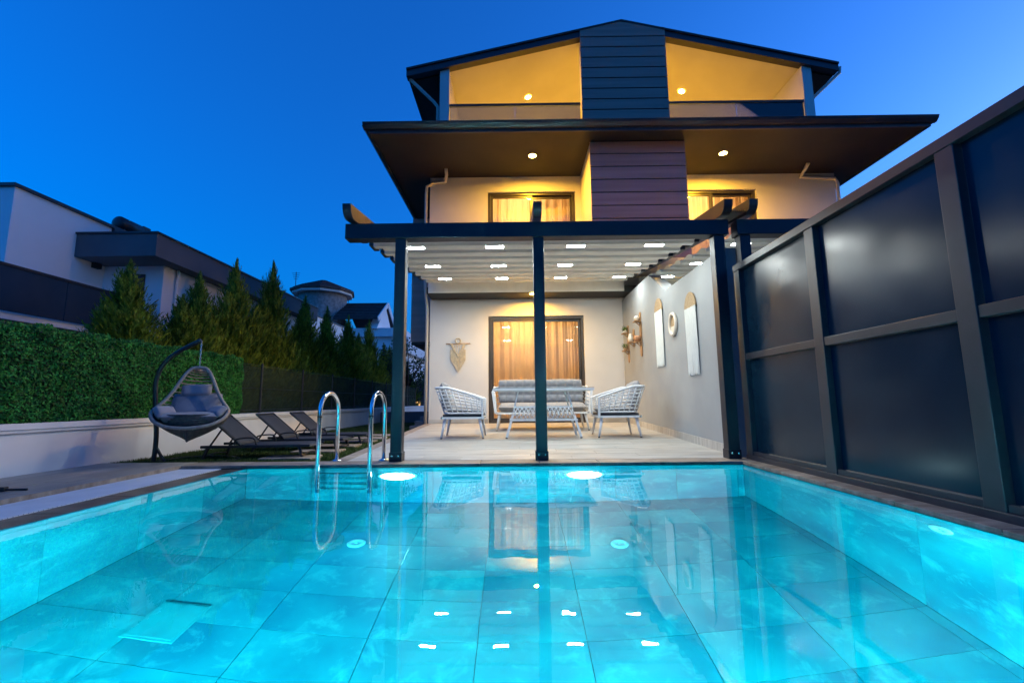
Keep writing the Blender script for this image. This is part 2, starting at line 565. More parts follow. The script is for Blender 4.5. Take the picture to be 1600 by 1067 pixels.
for nm, Y0, Y1 in (('pool_wall_far', PY1, PY1 + t), ('pool_wall_near', PY0 - t, PY0)):
    for j in range(len(WXs) - 1):
        MB().box(WXs[j] + J / 2, WXs[j + 1] - J / 2, Y0, Y1, zs[0], 0.005).build('tile', M['pooltile'], pw[nm])

w = MB().box(PX0 - 0.006, PX1 + 0.006, PY0 - 0.006, PY1 + 0.006, -PD - 0.006, 0.0).build('water', M['water'])
tag(w, kind='structure')

# underwater lamps: round fittings with a domed lens
def pool_lamp(x, z, far, label):
    y = PY1 if far else PY0
    s = -1 if far else 1
    o = thing('pool_lamp', label, 'lamp', (x, y, z), 0 if far else math.pi, 'underwater pool lamps')
    # local: -Y is into the water
    r = MB()
    prof = [(0.200, 0.0), (0.200, 0.014), (0.165, 0.024), (0.158, 0.016)]
    n = 24
    vs = [(a * math.cos(2 * math.pi * k / n), -b, a * math.sin(2 * math.pi * k / n)) for a, b in prof for k in range(n)]
    r.add(vs, [(i * n + k, i * n + (k + 1) % n, (i + 1) * n + (k + 1) % n, (i + 1) * n + k) for i in range(3) for k in range(n)])
    r.build('bezel', M['poolwhite'], o, smooth=True)
    l = MB()
    rings = [(0.158, 0.016), (0.146, 0.056), (0.110, 0.088), (0.058, 0.106)]
    vs = [(a * math.cos(2 * math.pi * k / n), -b, a * math.sin(2 * math.pi * k / n)) for a, b in rings for k in range(n)] + [(0, -0.112, 0)]
    fs = [(i * n + k, i * n + (k + 1) % n, (i + 1) * n + (k + 1) % n, (i + 1) * n + k) for i in range(3) for k in range(n)]
    fs += [(3 * n + k, 3 * n + (k + 1) % n, 4 * n) for k in range(n)]
    l.add(vs, fs)
    l.build('lens', M['poolled'] if far else M['poolled2'], o, smooth=True)
    return o


pool_lamp(-1.18, -0.46, True, 'glowing underwater lamp on the far pool wall next to the ladder')
pool_lamp(0.68, -0.46, True, 'glowing underwater lamp on the far pool wall below the sofa')
pool_lamp(-1.35, -0.55, False, 'underwater lamp in the near pool wall on the lounger side')
pool_lamp(0.95, -0.55, False, 'underwater lamp in the near pool wall on the fence side')


def inlet(loc, axis, label):
    o = thing('pool_inlet', label, 'pool inlet', loc, 0, 'white water inlets of the pool')
    m = MB()
    n = 24
    prof = [(0.070, 0.0), (0.070, 0.006), (0.060, 0.012), (0.030, 0.014), (0.026, 0.004), (0.0005, 0.004)]
    vs = []
    for a, b in prof:
        for k in range(n):
            c_, s_ = a * math.cos(2 * math.pi * k / n), a * math.sin(2 * math.pi * k / n)
            vs.append((c_, s_, b) if axis == 'z' else (-b, c_, s_))
    m.add(vs, [(i * n + k, i * n + (k + 1) % n, (i + 1) * n + (k + 1) % n, (i + 1) * n + k) for i in range(len(prof) - 1) for k in range(n)])
    m.build('flange', M['poolwhite'], o, smooth=True)
    MB().lathe((0, 0, 0.008), [(0.012, 0.0), (0.012, 0.008), (0.006, 0.011)], 12).build('nozzle', M['blackmetal'] if axis == 'x' else M['poolwhite'], o)
    return o


inlet((-1.25, 3.67, -PD + 0.002), 'z', 'round white inlet on the pool floor in front of the ladder')
inlet((0.80, 3.67, -PD + 0.002), 'z', 'round white inlet on the pool floor in front of the right armchair')
inlet((PX1 - 0.001, 2.53, -0.24), 'x', 'round white inlet on the pool wall under the dark fence')
d = thing('pool_drain_cover', 'pale rectangular drain cover on the pool floor at the left', 'drain cover', (-1.93, 2.65, -PD + 0.003))
MB().box(-0.14, 0.14, -0.155, 0.155, 0, 0.008).build('rim', M['drain'], d, bevel=0.003)
MB().box(-0.125, 0.125, -0.14, 0.14, 0.0082, 0.012).build('plate', M['drain'], d, bevel=0.002)

# coping stones: far side and right side
cop = tag(MB().box(WALL_X + 0.02, FENCE_X + 0.02, PY1 + 0.012, 4.885, -0.058, ZD - 0.03).build('pool_coping_bed', M['joint']), kind='structure')
xx = -3.36
while xx < FENCE_X + 0.0:
    x1 = min(xx + 0.60, FENCE_X + 0.02)
    MB().box(xx + 0.002, x1 - 0.002, PY1 - 0.018, 4.882, ZD - 0.030, ZD + random.uniform(-.001, .001)).build('coping_stone', M['travertine'], cop, bevel=0.004)
    xx += 0.60
cop2 = tag(MB().box(PX1 + 0.014, 2.62, PY0 - 0.1, PY1 - 0.02, -0.058, ZD - 0.03).build('pool_coping_bed_right', M['joint']), kind='structure')
yy = PY1 - 0.02
while yy > PY0 - 0.3:
    MB().box(PX1 - 0.016, 2.62, yy - 0.598, yy - 0.002, ZD - 0.030, ZD + random.uniform(-.001, .001)).build('coping_stone', M['travertine'], cop2, bevel=0.004)
    yy -= 0.60
cop3 = tag(MB().box(-4.4, 2.62, -3.0, PY0 - 0.012, -0.058, ZD - 0.03).build('near_deck_bed', M['joint']), kind='structure')
for i in range(12):
    for j in range(4):
        MB().box(-4.39 + i * 0.58, -4.39 + i * 0.58 + 0.576, PY0 - 0.012 - (j + 1) * 0.6, PY0 - 0.016 - j * 0.6, ZD - 0.029, ZD).build('tile', M['deck'], cop3)

# overflow edge on the left: stone lip, white grate over the channel, deck beyond
lip = tag(MB().box(-2.942, PX0 - 0.013, PY0 - 0.01, PY1 + 0.010, -0.057, -0.012).build('overflow_lip_bed', M['joint']), kind='structure')
yy = PY0
while yy < PY1 - 0.01:
    y1 = min(yy + 0.5, PY1 - 0.02)
    MB().box(-2.94, PX0 - 0.0135, yy + 0.0015, y1 - 0.0015, -0.012, 0.0035 + random.uniform(-.0006, .0006)).build('lip_stone', M['lipstone'], lip, bevel=0.003)
    yy += 0.5
ch = tag(MB().box(-3.365, -2.944, PY0, PY1 + 0.0, -0.058, -0.04).build('overflow_channel', M['dark']), kind='structure')
gr = thing('overflow_grate', 'white plastic slatted grate along the pool edge beside the deck', 'grate', (-3.152, PY0, 0))
slat = MB().box(-0.206, 0.206, -0.0115, 0.0115, -0.014, 0.008).mesh('slat')
s0 = link('slat', slat, M['grate'], gr)
s0.location = (0, 0.014, 0)
copies(s0, [(0, 0.014 + 0.0285 * k, 0) for k in range(1, 151)], gr)
for xr in (-0.16, 0.0, 0.16):
    MB().box(xr - 0.008, xr + 0.008, 0, PY1 - PY0 - 0.02, -0.034, -0.0145).build('rail', M['grate'], gr)

deckb = tag(MB().box(WALL_X + 0.005, -3.375, PY0 + 0.0, 4.615, -0.058, ZD - 0.02).build('pool_deck', M['joint']), kind='structure')
DW = (3.372 - 4.395) / -5
for i in range(5):
    off = (i * 0.47) % 1.2
    y0 = PY0 - off
    while y0 < 4.882:
        a, b_ = max(y0, PY0), min(y0 + 1.2, 4.882)
        if b_ - a > 0.05:
            MB().box(-4.40 + i * DW + 0.0015, -4.40 + (i + 1) * DW - 0.0015, a + 0.0015, b_ - 0.0015, ZD - 0.0195, ZD + random.uniform(-.0008, .0008)).build('plank_tile', M['deck'], deckb)
        y0 += 1.2
# nosing between the deck and the grate
MB().box(-3.374, -3.366, PY0, PY1 - 0.02, -0.03, ZD + 0.002).build('nosing', M['travertine'], deckb)

# terrace of wood-look planks, falling towards the pool
TX0, TX1 = DECK_L, PART_X + 0.0
terr = tag(MB().hexa([(TX0, 4.887, -0.058), (TX1, 4.887, -0.058), (TX1, YF + 0.02, -0.058), (TX0, YF + 0.02, -0.058),
                      (TX0, 4.887, ZD - 0.012), (TX1, 4.887, ZD - 0.012), (TX1, YF + 0.02, zt(YF) - 0.012), (TX0, YF + 0.02, zt(YF) - 0.012)]).build('terrace', M['joint']), kind='structure')
PWD = 0.2005
nrow = 24
for j in range(nrow):
    y0, y1 = 4.89 + j * PWD, min(4.89 + (j + 1) * PWD, YF)
    off = (j * 0.44) % 1.2
    x0 = TX0 + 0.13 - off
    while x0 < TX1:
        a, b_ = max(x0, TX0 + 0.13), min(x0 + 1.2, TX1)
        if b_ - a > 0.04:
            q = random.uniform(-.0006, .0006)
            MB().hexa([(a + .001, y0 + .001, zt(y0) - .011), (b_ - .001, y0 + .001, zt(y0) - .011), (b_ - .001, y1 - .001, zt(y1) - .011), (a + .001, y1 - .001, zt(y1) - .011),
                       (a + .001, y0 + .001, zt(y0) + q), (b_ - .001, y0 + .001, zt(y0) + q), (b_ - .001, y1 - .001, zt(y1) + q), (a + .001, y1 - .001, zt(y1) + q)]).build('plank_tile', M['terrace'], terr)
        x0 += 1.2
yy = 4.89
while yy < YF - 0.02:
    y1 = min(yy + 0.6, YF)
    MB().hexa([(TX0 - .012, yy + .002, zt(yy) - .03), (TX0 + .128, yy + .002, zt(yy) - .011), (TX0 + .128, y1 - .002, zt(y1) - .011), (TX0 - .012, y1 - .002, zt(y1) - .03),
               (TX0 - .012, yy + .002, zt(yy) + .002), (TX0 + .128, yy + .002, zt(yy) + .002), (TX0 + .128, y1 - .002, zt(y1) + .002), (TX0 - .012, y1 - .002, zt(y1) + .002)]).build('edge_stone', M['travertine'], terr, bevel=0.003)
    yy += 0.6

# lawn with stepping slabs
lawn = tag(MB().box(WALL_X + 0.005, TX0 - 0.014, 4.887, 24.0, -0.059, 0.006).build('lawn', M['turf']), kind='structure')
NG = 60000
gy = 4.92 + (rng.random(NG) ** 1.8) * 11.0
gx = WALL_X + 0.03 + rng.random(NG) * (TX0 - 0.06 - WALL_X - 0.03)
keep = np.ones(NG, bool)
slabs = [(-2.62, 5.35), (-2.60, 6.05), (-2.62, 6.75), (-2.60, 7.45), (-2.62, 8.15), (-2.6, 8.85)]
for sx, sy in slabs:
    keep &= ~((abs(gx - sx) < 0.33) & (abs(gy - sy) < 0.2))
gx, gy = gx[keep], gy[keep]
n = len(gx)
hgt = 0.022 + 0.022 * rng.random(n)
ang = rng.random(n) * 6.283
wd = 0.003 + 0.002 * rng.random(n)
lx, ly = (rng.random(n) - .5) * 0.03, (rng.random(n) - .5) * 0.03
V = np.empty((n, 3, 3))
V[:, 0] = np.c_[gx - wd * np.cos(ang), gy - wd * np.sin(ang), np.full(n, 0.005)]
V[:, 1] = np.c_[gx + wd * np.cos(ang), gy + wd * np.sin(ang), np.full(n, 0.005)]
V[:, 2] = np.c_[gx + lx, gy + ly, 0.005 + hgt]


def np_mesh(name, V, m, parent=None):
    """V: (n, k, 3) separate k-gons"""
    n, k = V.shape[:2]
    me = bpy.data.meshes.new(name)
    me.vertices.add(n * k)
    me.vertices.foreach_set('co', V.reshape(-1).astype(np.float32))
    me.loops.add(n * k)
    me.loops.foreach_set('vertex_index', np.arange(n * k, dtype=np.int32))
    me.polygons.add(n)
    me.polygons.foreach_set('loop_start', np.arange(0, n * k, k, dtype=np.int32))
    me.polygons.foreach_set('loop_total', np.full(n, k, dtype=np.int32))
    me.update(calc_edges=True)
    return link(name, me, m, parent)


tag(np_mesh('grass', V, M['grass']), 'short green lawn grass below the sun loungers', 'grass', kind='stuff')
for i, (sx, sy) in enumerate(slabs):
    o = MB().box(sx - 0.30, sx + 0.30, sy - 0.17, sy + 0.17, 0.007, 0.036).build('stepping_slab', M['travertine'], bevel=0.006)
    tag(o, 'stone stepping slab in the lawn, number %s from the pool' % ['first', 'second', 'third', 'fourth', 'fifth', 'sixth'][i], 'paving slab', 'stepping slabs beside the terrace')
    o['label'] = ['stone stepping slab in the lawn nearest the pool', 'second stepping slab in the lawn from the pool', 'third stepping slab in the lawn from the pool',
                  'fourth stepping slab in the lawn from the pool', 'fifth stepping slab in the lawn from the pool', 'stone stepping slab in the lawn nearest the house'][i]

# ------------------------------------------------------------------ partition wall between the two terraces
pt = thing('partition_wall', 'smooth grey rendered wall along the terrace with hangings on it', 'wall', (PART_X, 4.97, 0))
prof = [(0, -0.05), (YF - 4.97 - 0.003, -0.05), (YF - 4.97 - 0.003, 2.84), (7.75 - 4.97, 2.84), (6.92 - 4.97, 2.36), (0, 2.36)]
MB().prism(prof, 'x', 0.0, 0.20).build('wall', M['partition'], pt)
yy = 0.0
while yy < YF - 4.97 - 0.05:
    y1 = min(yy + 0.6, YF - 4.97 - 0.004)
    a, b_ = zt(yy + 4.97), zt(y1 + 4.97)
    MB().hexa([(-0.012, yy + .001, a), (-0.0005, yy + .001, a), (-0.0005, y1 - .001, b_), (-0.012, y1 - .001, b_),
               (-0.012, yy + .001, a + .10), (-0.0005, yy + .001, a + .10), (-0.0005, y1 - .001, b_ + .10), (-0.012, y1 - .001, b_ + .10)]).build('skirting_tile', M['terrace'], pt)
    yy += 0.6

# ------------------------------------------------------------------ privacy fence on the right
fe = thing('privacy_fence', 'tall dark metal framed fence with frosted glossy panels beside the pool', 'fence', (FENCE_X, 0, ZD))
posts = [4.73, 3.53, 2.36, 1.19, 0.02, -1.15]
ZT = 2.09 - ZD
for i, py in enumerate(posts):
    MB().box(-0.002, 0.075, py - 0.055, py + 0.055, 0.0, ZT - 0.0715).build('post', M['fenceframe'], fe, bevel=0.004)
MB().box(-0.006, 0.085, posts[-1] - 0.06, posts[0] + 0.06, ZT - 0.07, ZT).build('top_rail', M['fenceframe'], fe, bevel=0.004)
MB().box(-0.010, 0.088, posts[-1] - 0.06, posts[0] + 0.06, -0.001, 0.046).build('base_rail', M['fenceframe'], fe, bevel=0.004)
for i in range(5):
    y1, y0 = posts[i] - 0.056, posts[i + 1] + 0.056
    MB().box(0.004, 0.072, y0, y1, 1.015, 1.080).build('middle_rail', M['fenceframe'], fe, bevel=0.004)
    MB().box(0.006, 0.030, y0, y1, 0.047, 0.085).build('bottom_bead', M['fenceframe'], fe, bevel=0.003)
    for z0, z1 in ((0.0865, 1.013), (1.082, ZT - 0.072)):
        MB().box(0.046, 0.052, y0 + .002, y1 - .002, z0, z1).build('panel', M['fencepanel'], fe)

# ------------------------------------------------------------------ the house
hs = thing('house', 'three storey duplex house with dark cladding, wide eaves and lit balconies', 'house', (0, 0, 0))
HX0, HX1, HYB = -1.86, 7.10, 17.0
MX = 2.62                                   # middle of the duplex


def wall_with_holes(name, m, x0, x1, z0, z1, y0, y1, holes, parent):
    """front wall with rectangular openings, pieces joined"""
    mb = MB()
    xsv = sorted({x0, x1, *[h[0] for h in holes], *[h[1] for h in holes]})
    for i in range(len(xsv) - 1):
        a, b = xsv[i], xsv[i + 1]
        segs = [(z0, z1)]
        for h in holes:
            if h[0] <= a and h[1] >= b:
                new = []
                for s0_, s1_ in segs:
                    if h[2] > s0_: new.append((s0_, min(h[2], s1_)))
                    if h[3] < s1_: new.append((max(h[3], s0_), s1_))
                segs = new
        for s0_, s1_ in segs:
            if s1_ - s0_ > 1e-4:
                mb.box(a, b, y0, y1, s0_, s1_)
    import bmesh
    me = mb.mesh(name)
    bm = bmesh.new()
    bm.from_mesh(me)
    bmesh.ops.remove_doubles(bm, verts=bm.verts, dist=1e-5)
    # drop the inner faces shared by neighbouring pieces
    seen = {}
    for f in bm.faces:
        k = tuple(sorted(v.index for v in f.verts))
        seen.setdefault(k, []).append(f)
    bmesh.ops.delete(bm, geom=[f for v in seen.values() if len(v) > 1 for f in v], context='FACES_ONLY')
    bmesh.ops.recalc_face_normals(bm, faces=bm.faces)
    bm.to_mesh(me)
    bm.free()
    return link(name, me, m, parent)


DOOR = (-0.575, 1.525, 0.19, 2.515)
W1 = (-0.56, 1.36, 3.05, 5.22)
W2 = (3.42, 5.33, 3.05, 5.22)
wall_with_holes('ground_floor_wall', M['plaster_wh'], HX0, PART_X - 0.0005, -0.05, 2.895, YF, YF + 0.25, [DOOR], hs)
wall_with_holes('neighbour_ground_floor_wall', M['plaster_wh'], PART_X + 0.201, HX1, -0.05, 2.895, YF, YF + 0.25, [], hs)
MB().box(PART_X, PART_X + 0.2, YF + 0.0, YF + 0.25, -0.05, 2.894).build('party_wall_end', M['plaster_wh'], hs)
MB().box(HX0, HX0 + 0.25, YF + 0.2505, HYB, -0.05, 2.895).build('side_wall', M['plaster_wh'], hs)
MB().box(HX1 - 0.25, HX1, YF + 0.2505, HYB, -0.05, 2.895).build('side_wall', M['plaster_wh'], hs)
# skirting of the ground floor
MB().box(HX0, DOOR[0] - 0.01, YF - 0.012, YF - 0.0005, zt(YF) - 0.03, zt(YF) + 0.09).build('skirting', M['terrace'], hs)
MB().box(DOOR[1] + 0.01, PART_X - 0.013, YF - 0.012, YF - 0.0005, zt(YF) - 0.03, zt(YF) + 0.09).build('skirting', M['terrace'], hs)
# slab between the floors, with its dark underside over the terrace
MB().box(HX0 + 0.03, HX1 - 0.03, 9.16, HYB, 2.897, 3.03).build('floor_slab', M['soffit'], hs)
wall_with_holes('first_floor_wall', M['plaster_wh'], HX0 + 0.03, HX1 - 0.03, 3.032, 5.565, YU, YU + 0.25, [W1, W2], hs)
MB().box(HX0 + 0.03, HX0 + 0.28, YU + 0.2505, HYB, 3.032, 5.565).build('side_wall', M['plaster_wh'], hs)
MB().box(HX1 - 0.28, HX1 - 0.03, YU + 0.2505, HYB, 3.032, 5.565).build('side_wall', M['plaster_wh'], hs)
MB().box(HX0, HX1, HYB, HYB + 0.2, -0.05, 7.4).build('back_wall', M['plaster_wh'], hs)
# side bay over the side entrance
MB().box(-2.62, HX0 - 0.0025, 11.2, 13.6, 2.16, 5.40).build('side_bay', M['clad'], hs)
MB().box(-2.60, HX0 - 0.004, 11.22, 13.58, 2.10, 2.158).build('side_bay_soffit', M['soffit'], hs)
MB().box(-2.36, HX0 - 0.004, 11.7, 11.9, 0.40, 2.098).build('side_entrance_wall', M['plaster_wh'], hs)
for k in range(4):
    MB().box(-2.50 + k * 0.07, HX0 - 0.004, 10.75 + k * 0.24, 10.75 + (k + 1) * 0.24 - 0.001, -0.05, 0.10 + k * 0.105).build('side_step', M['stonestep'], hs, bevel=0.006)

# sliding door with curtains
def opening(kind, o4, y, parent, handle=True, pleat=0.0):
    x0, x1, z0, z1 = o4
    dr = MB()
    fw = 0.06
    for a, b_, c_, d_ in ((x0 + .001, x0 + fw, z0, z1 - .001), (x1 - fw, x1 - .001, z0, z1 - .001), (x0 + fw, x1 - fw, z1 - fw - .001, z1 - .001), (x0 + fw, x1 - fw, z0, z0 + 0.05)):
        dr.box(a, b_, y + 0.05, y + 0.16, c_, d_)
    fr = dr.build(kind, M['frame'], parent, bevel=0.003)
    xm = (x0 + x1) / 2
    for i, (a, b_, yo) in enumerate(((x0 + fw, xm + 0.03, 0.07), (xm - 0.03, x1 - fw, 0.115))):
        sw = 0.052
        sh = MB()
        z0s, z1s = z0 + 0.051, z1 - fw - .002
        for p, q, r_, s_ in ((a + .001, a + sw, z0s, z1s), (b_ - sw, b_ - .001, z0s, z1s), (a + sw, b_ - sw, z1s - sw, z1s), (a + sw, b_ - sw, z0s, z0s + sw)):
            sh.box(p, q, y + yo, y + yo + 0.036, r_, s_)
        sh.build('sash', M['frame'], fr, bevel=0.003)
        MB().box(a + sw - .004, b_ - sw + .004, y + yo + 0.014, y + yo + 0.020, z0s + sw - .004, z1s - sw + .004).build('pane', M['glass'], fr)
        if handle:
            hx = a + 0.026 if i == 0 else b_ - 0.026
            MB().box(hx - 0.012, hx + 0.012, y + yo - 0.022, y + yo - 0.001, z0 + 0.98, z0 + 1.16).build('handle', M['blackmetal'], fr, bevel=0.003)
    # curtains
    for i, (a, b_) in enumerate(((x0 - 0.05, xm - 0.0), (xm + 0.0, x1 + 0.05))):
        ph = random.random() * 6
        def fn(u, v, a=a, b_=b_, ph=ph):
            xx_ = a + u * (b_ - a)
            k = 30 * xx_ + ph
            amp = 0.030 + 0.012 * math.sin(4 * xx_ + ph)
            return (xx_ + 0.008 * math.sin(2 * k), y + 0.36 + pleat + amp * math.sin(k + 0.6 * math.sin(7 * xx_)) * (0.75 + 0.25 * v) + 0.008 * math.sin(3 * k), z0 + 0.01 + (1 - v) * (z1 - z0 + 0.03))
        MB().grid(fn, 170, 6).build('curtain', M['curtain'], fr, smooth=True, fix=False)
    # the lit room behind
    rm = MB()
    Y0, Y1 = y + 0.252, y + 2.3
    rm.add([(x0 - .35, Y0, z0 - .0), (x1 + .35, Y0, z0 - .0), (x1 + .35, Y1, z0 - .0), (x0 - .35, Y1, z0 - .0),
            (x0 - .35, Y0, z1 + .12), (x1 + .35, Y0, z1 + .12), (x1 + .35, Y1, z1 + .12), (x0 - .35, Y1, z1 + .12)],
           [(0, 1, 2, 3), (7, 6, 5, 4), (1, 5, 6, 2), (2, 6, 7, 3), (3, 7, 4, 0)])
    rm.build('room', M['room'], fr, fix=False)
    MB().lathe((xm - 0.25, y + 1.05, z1 - 0.12), [(0.01, 0.10), (0.05, 0.08), (0.07, 0.03), (0.05, -0.02), (0.01, -0.035)], 16).build('ceiling_bulb', M['bulb'], fr, smooth=True)
    return fr


opening('sliding_door', DOOR, YF, hs)
opening('balcony_window', W1, YU, hs, handle=False)
opening('balcony_window', W2, YU, hs, handle=False)

# eaves roof between first and second floor: soffit, gutter, sloping tiles
EX0, EX1, EY = -2.68, 7.64, 7.60
ZS = 5.568
MB().box(EX0 + 0.07, EX1 - 0.07, EY + 0.07, HYB + 0.3, ZS, ZS + 0.03).build('soffit', M['soffit'], hs)
f1 = MB()
f1.box(EX0 + 0.03, EX1 - 0.03, EY + 0.03, EY + 0.069, ZS - 0.035, ZS + 0.10)
f1.build('front_fascia', M['fascia'], hs)
f1 = MB().box(EX0 + 0.03, EX0 + 0.069, EY + 0.07, HYB + 0.3, ZS - 0.035, ZS + 0.10).build('side_fascia', M['fascia'], hs)
f1 = MB().box(EX1 - 0.069, EX1 - 0.03, EY + 0.07, HYB + 0.3, ZS - 0.035, ZS + 0.10).build('side_fascia', M['fascia'], hs)
gut = [(-0.045, 0.0), (0.0, -0.05), (0.048, -0.055), (0.048, 0.055), (0.04, 0.055), (-0.055, 0.055), (-0.065, 0.045)]
MB().prism([(EY - 0.02 + u, ZS + 0.075 + v) for u, v in gut], 'x', EX0 - 0.04, EX1 + 0.04).build('gutter', M['fascia'], hs)
MB().prism([(EX0 - 0.02 + u, ZS + 0.075 + v) for u, v in gut], 'y', EY + 0.03, HYB + 0.3).build('side_gutter', M['fascia'], hs)
MB().prism([(EX1 + 0.02 - u, ZS + 0.075 + v) for u, v in gut], 'y', EY + 0.03, HYB + 0.3).build('side_gutter', M['fascia'], hs)
rt = MB()
rt.hexa([(EX0 - .01, EY - .01, ZS + .131), (EX1 + .01, EY - .01, ZS + .131), (EX1 + .01, HYB + .3, ZS + .131), (EX0 - .01, HYB + .3, ZS + .131),
         (-1.40, 8.84, ZS + .42), (6.60, 8.84, ZS + .42), (6.60, HYB, ZS + .42), (-1.40, HYB, ZS + .42)])
rt.build('eaves_roof', M['rooftile'], hs)

# second floor: balconies under the gable
RY, RB = 8.86, HYB
AP, AZ = 2.38, 8.81                 # apex
LX, RX, EZ = -2.26, 6.96, 7.73      # eaves of the gable


def zr(x_):
    """top of the roof at x"""
    return AZ - (AZ - EZ) * ((AP - x_) / (AP - LX) if x_ < AP else (x_ - AP) / (RX - AP))


for sgn, x0, x1 in (('l', LX, AP), ('r', AP, RX)):
    MB().prism([(x0, zr(x0) - 0.17), (x1, zr(x1) - 0.17), (x1, zr(x1)), (x0, zr(x0))] if True else [], 'y', RY - 0.10, RY + 0.06).build('gable_fascia', M['fascia'], hs)
    MB().prism([(x0, zr(x0) - 0.03), (x1, zr(x1) - 0.03), (x1, zr(x1) + 0.012), (x0, zr(x0) + 0.012)], 'y', RY - 0.13, RB + 0.3).build('gable_roof', M['rooftile'], hs)
    MB().prism([(x0 + 0.02, zr(x0 + .02) - 0.16), (x1, zr(x1) - 0.16), (x1, zr(x1) - 0.035), (x0 + 0.02, zr(x0 + .02) - 0.035)], 'y', RY + 0.061, RB + 0.3).build('roof_underside', M['soffit'] if False else M['plaster_wh'], hs)
SLX, SRX = -1.55, 6.42             # outer faces of the side walls
for x0, x1 in ((SLX, SLX + 0.20), (SRX - 0.20, SRX)):
    MB().prism([(x0, 5.9), (x1, 5.9), (x1, zr(x1) - 0.172), (x0, zr(x0) - 0.172)], 'y', RY - 0.03, RB).build('gable_wall', M['plaster_wh'], hs)
for x0, x1 in ((LX + 0.03, SLX - 0.001), (SRX + 0.001, RX - 0.03)):
    MB().prism([(x0, zr(x0) - 0.20), (x1, zr(x1) - 0.20), (x1, zr(x1) - 0.161), (x0, zr(x0) - 0.161)], 'y', RY + 0.061, RB).build('eaves_soffit', M['soffit'], hs)
MB().box(SLX + .201, SRX - .201, RY, RB, 6.02, 6.12).build('balcony_floor', M['plaster_wh'], hs)
MB().prism([(SLX + .201, 6.121), (SRX - .201, 6.121), (SRX - .201, zr(SRX - .2) - .165), (AP, zr(AP) - .165), (SLX + .201, zr(SLX + .2) - .165)], 'y', 12.2, 12.4).build('balcony_back_wall', M['plaster_wh'], hs)
# glass railings
for x0, x1 in ((SLX + 0.205, 1.46), (3.34, SRX - 0.205)):
    rl = MB().box(x0, x1, RY - 0.01, RY + 0.045, 6.915, 6.965).build('balcony_rail', M['frame'], hs, bevel=0.004)
    xm = (x0 + x1) / 2
    for a, b_ in ((x0 + .01, xm - .006), (xm + .006, x1 - .01)):
        MB().box(a, b_, RY + 0.012, RY + 0.024, 6.14, 6.913).build('glass_panel', M['railglass'], rl)
    MB().box(xm - 0.005, xm + 0.005, RY + 0.010, RY + 0.026, 6.14, 6.913).build('baluster', M['steel'], rl)

# cladding columns, board by board
def cladding(name, x0, x1, y0, y1, z0, z1, bh, gable=False):
    core = MB().box(x0 + .018, x1 - .018, y0 + 0.018, y1, z0, z1 - (0.10 if gable else 0)).build(name, M['plaster_wh'], hs)
    MB().box(x0 + .004, x1 - .004, y0 + 0.0125, y0 + 0.0175, z0, z1 - (0.10 if gable else 0.002)).build('backing', M['dark'], core)
    z = z0
    while z < z1 - 0.01:
        zt_ = min(z + bh, z1)
        top_l = zt_ - 0.024
        if gable and z + bh > z1:
            apx = (x0 + x1) / 2 - 0.04
            MB().prism([(x0, z), (x1, z), (x1, z1 - .02), (apx, z1 + 0.13), (x0, z1 - .03)], 'y', y0 - 0.006, y0 + 0.012).build('board', M['clad'], core)
        else:
            MB().box(x0, x1, y0 - 0.006, y0 + 0.012, z, top_l).build('board', M['clad'], core)
        z += bh
    return core


cladding('lower_cladding', 1.47, 3.28, 8.02, YU - 0.002, 3.25, ZS - 0.002, 0.258)
cladding('upper_cladding', 1.475, 3.305, 8.745, 9.05, 6.0 - 0.24, 8.64, 0.2425, gable=True)

# downpipes
def pipe(pts, r=0.035):
    return MB().tube(pts, r, 10).build('downpipe', M['pipe'], hs, smooth=True)


pipe([(-2.22, 8.86, 7.72), (-2.22, 8.88, 7.60), (-1.70, 9.0, 7.12), (-1.62, 9.02, 7.02), (-1.62, 9.02, 6.0)])
pipe([(7.06, 8.86, 7.72), (7.06, 8.88, 7.60), (6.58, 9.0, 7.16), (6.50, 9.02, 7.06), (6.50, 9.02, 6.0)])
pipe([(-1.42, 8.95, 5.55), (-1.42, 9.05, 5.46), (-1.48, 9.3, 5.44), (-1.75, 9.33, 5.42), (-1.90, 9.36, 5.36), (-1.92, 9.40, 5.2), (-1.92, 9.45, 3.1), (-1.93, 9.66, 2.85), (-1.92, 9.72, 2.7), (-1.92, 9.72, 0.2)])
pipe([(6.2, 8.9, 5.55), (6.2, 9.0, 5.47), (6.28, 9.3, 5.45), (7.05, 9.34, 5.43), (7.13, 9.38, 5.35), (7.13, 9.40, 3.1)])

# warm lamps: recessed discs in soffit, porch and balcony ceilings
def lamp(p, r, nrm=(0, 0, -1), m='warm'):
    p = Vector(p)
    nv = Vector(nrm).normalized()
    q = Vector((0, 0, 1)).rotation_difference(nv)
    n = 20
    rim = MB()
    vs = []
    for a, b_ in ((r * 1.35, 0.0), (r * 1.30, 0.016), (r * 1.02, 0.016), (r, 0.006)):
        vs += [p + q @ Vector((a * math.cos(2 * math.pi * k / n), a * math.sin(2 * math.pi * k / n), b_)) for k in range(n)]
    rim.add(vs, [(i * n + k, i * n + (k + 1) % n, (i + 1) * n + (k + 1) % n, (i + 1) * n + k) for i in range(3) for k in range(n)])
    ro = rim.build('downlight', M['whitemetal'], hs, smooth=True)
    ds = MB()
    ds.add([p + q @ Vector((r * math.cos(2 * math.pi * k / n), r * math.sin(2 * math.pi * k / n), 0.0065)) for k in range(n)], [tuple(range(n))])
    ds.build('bulb', M[m], ro, fix=False)


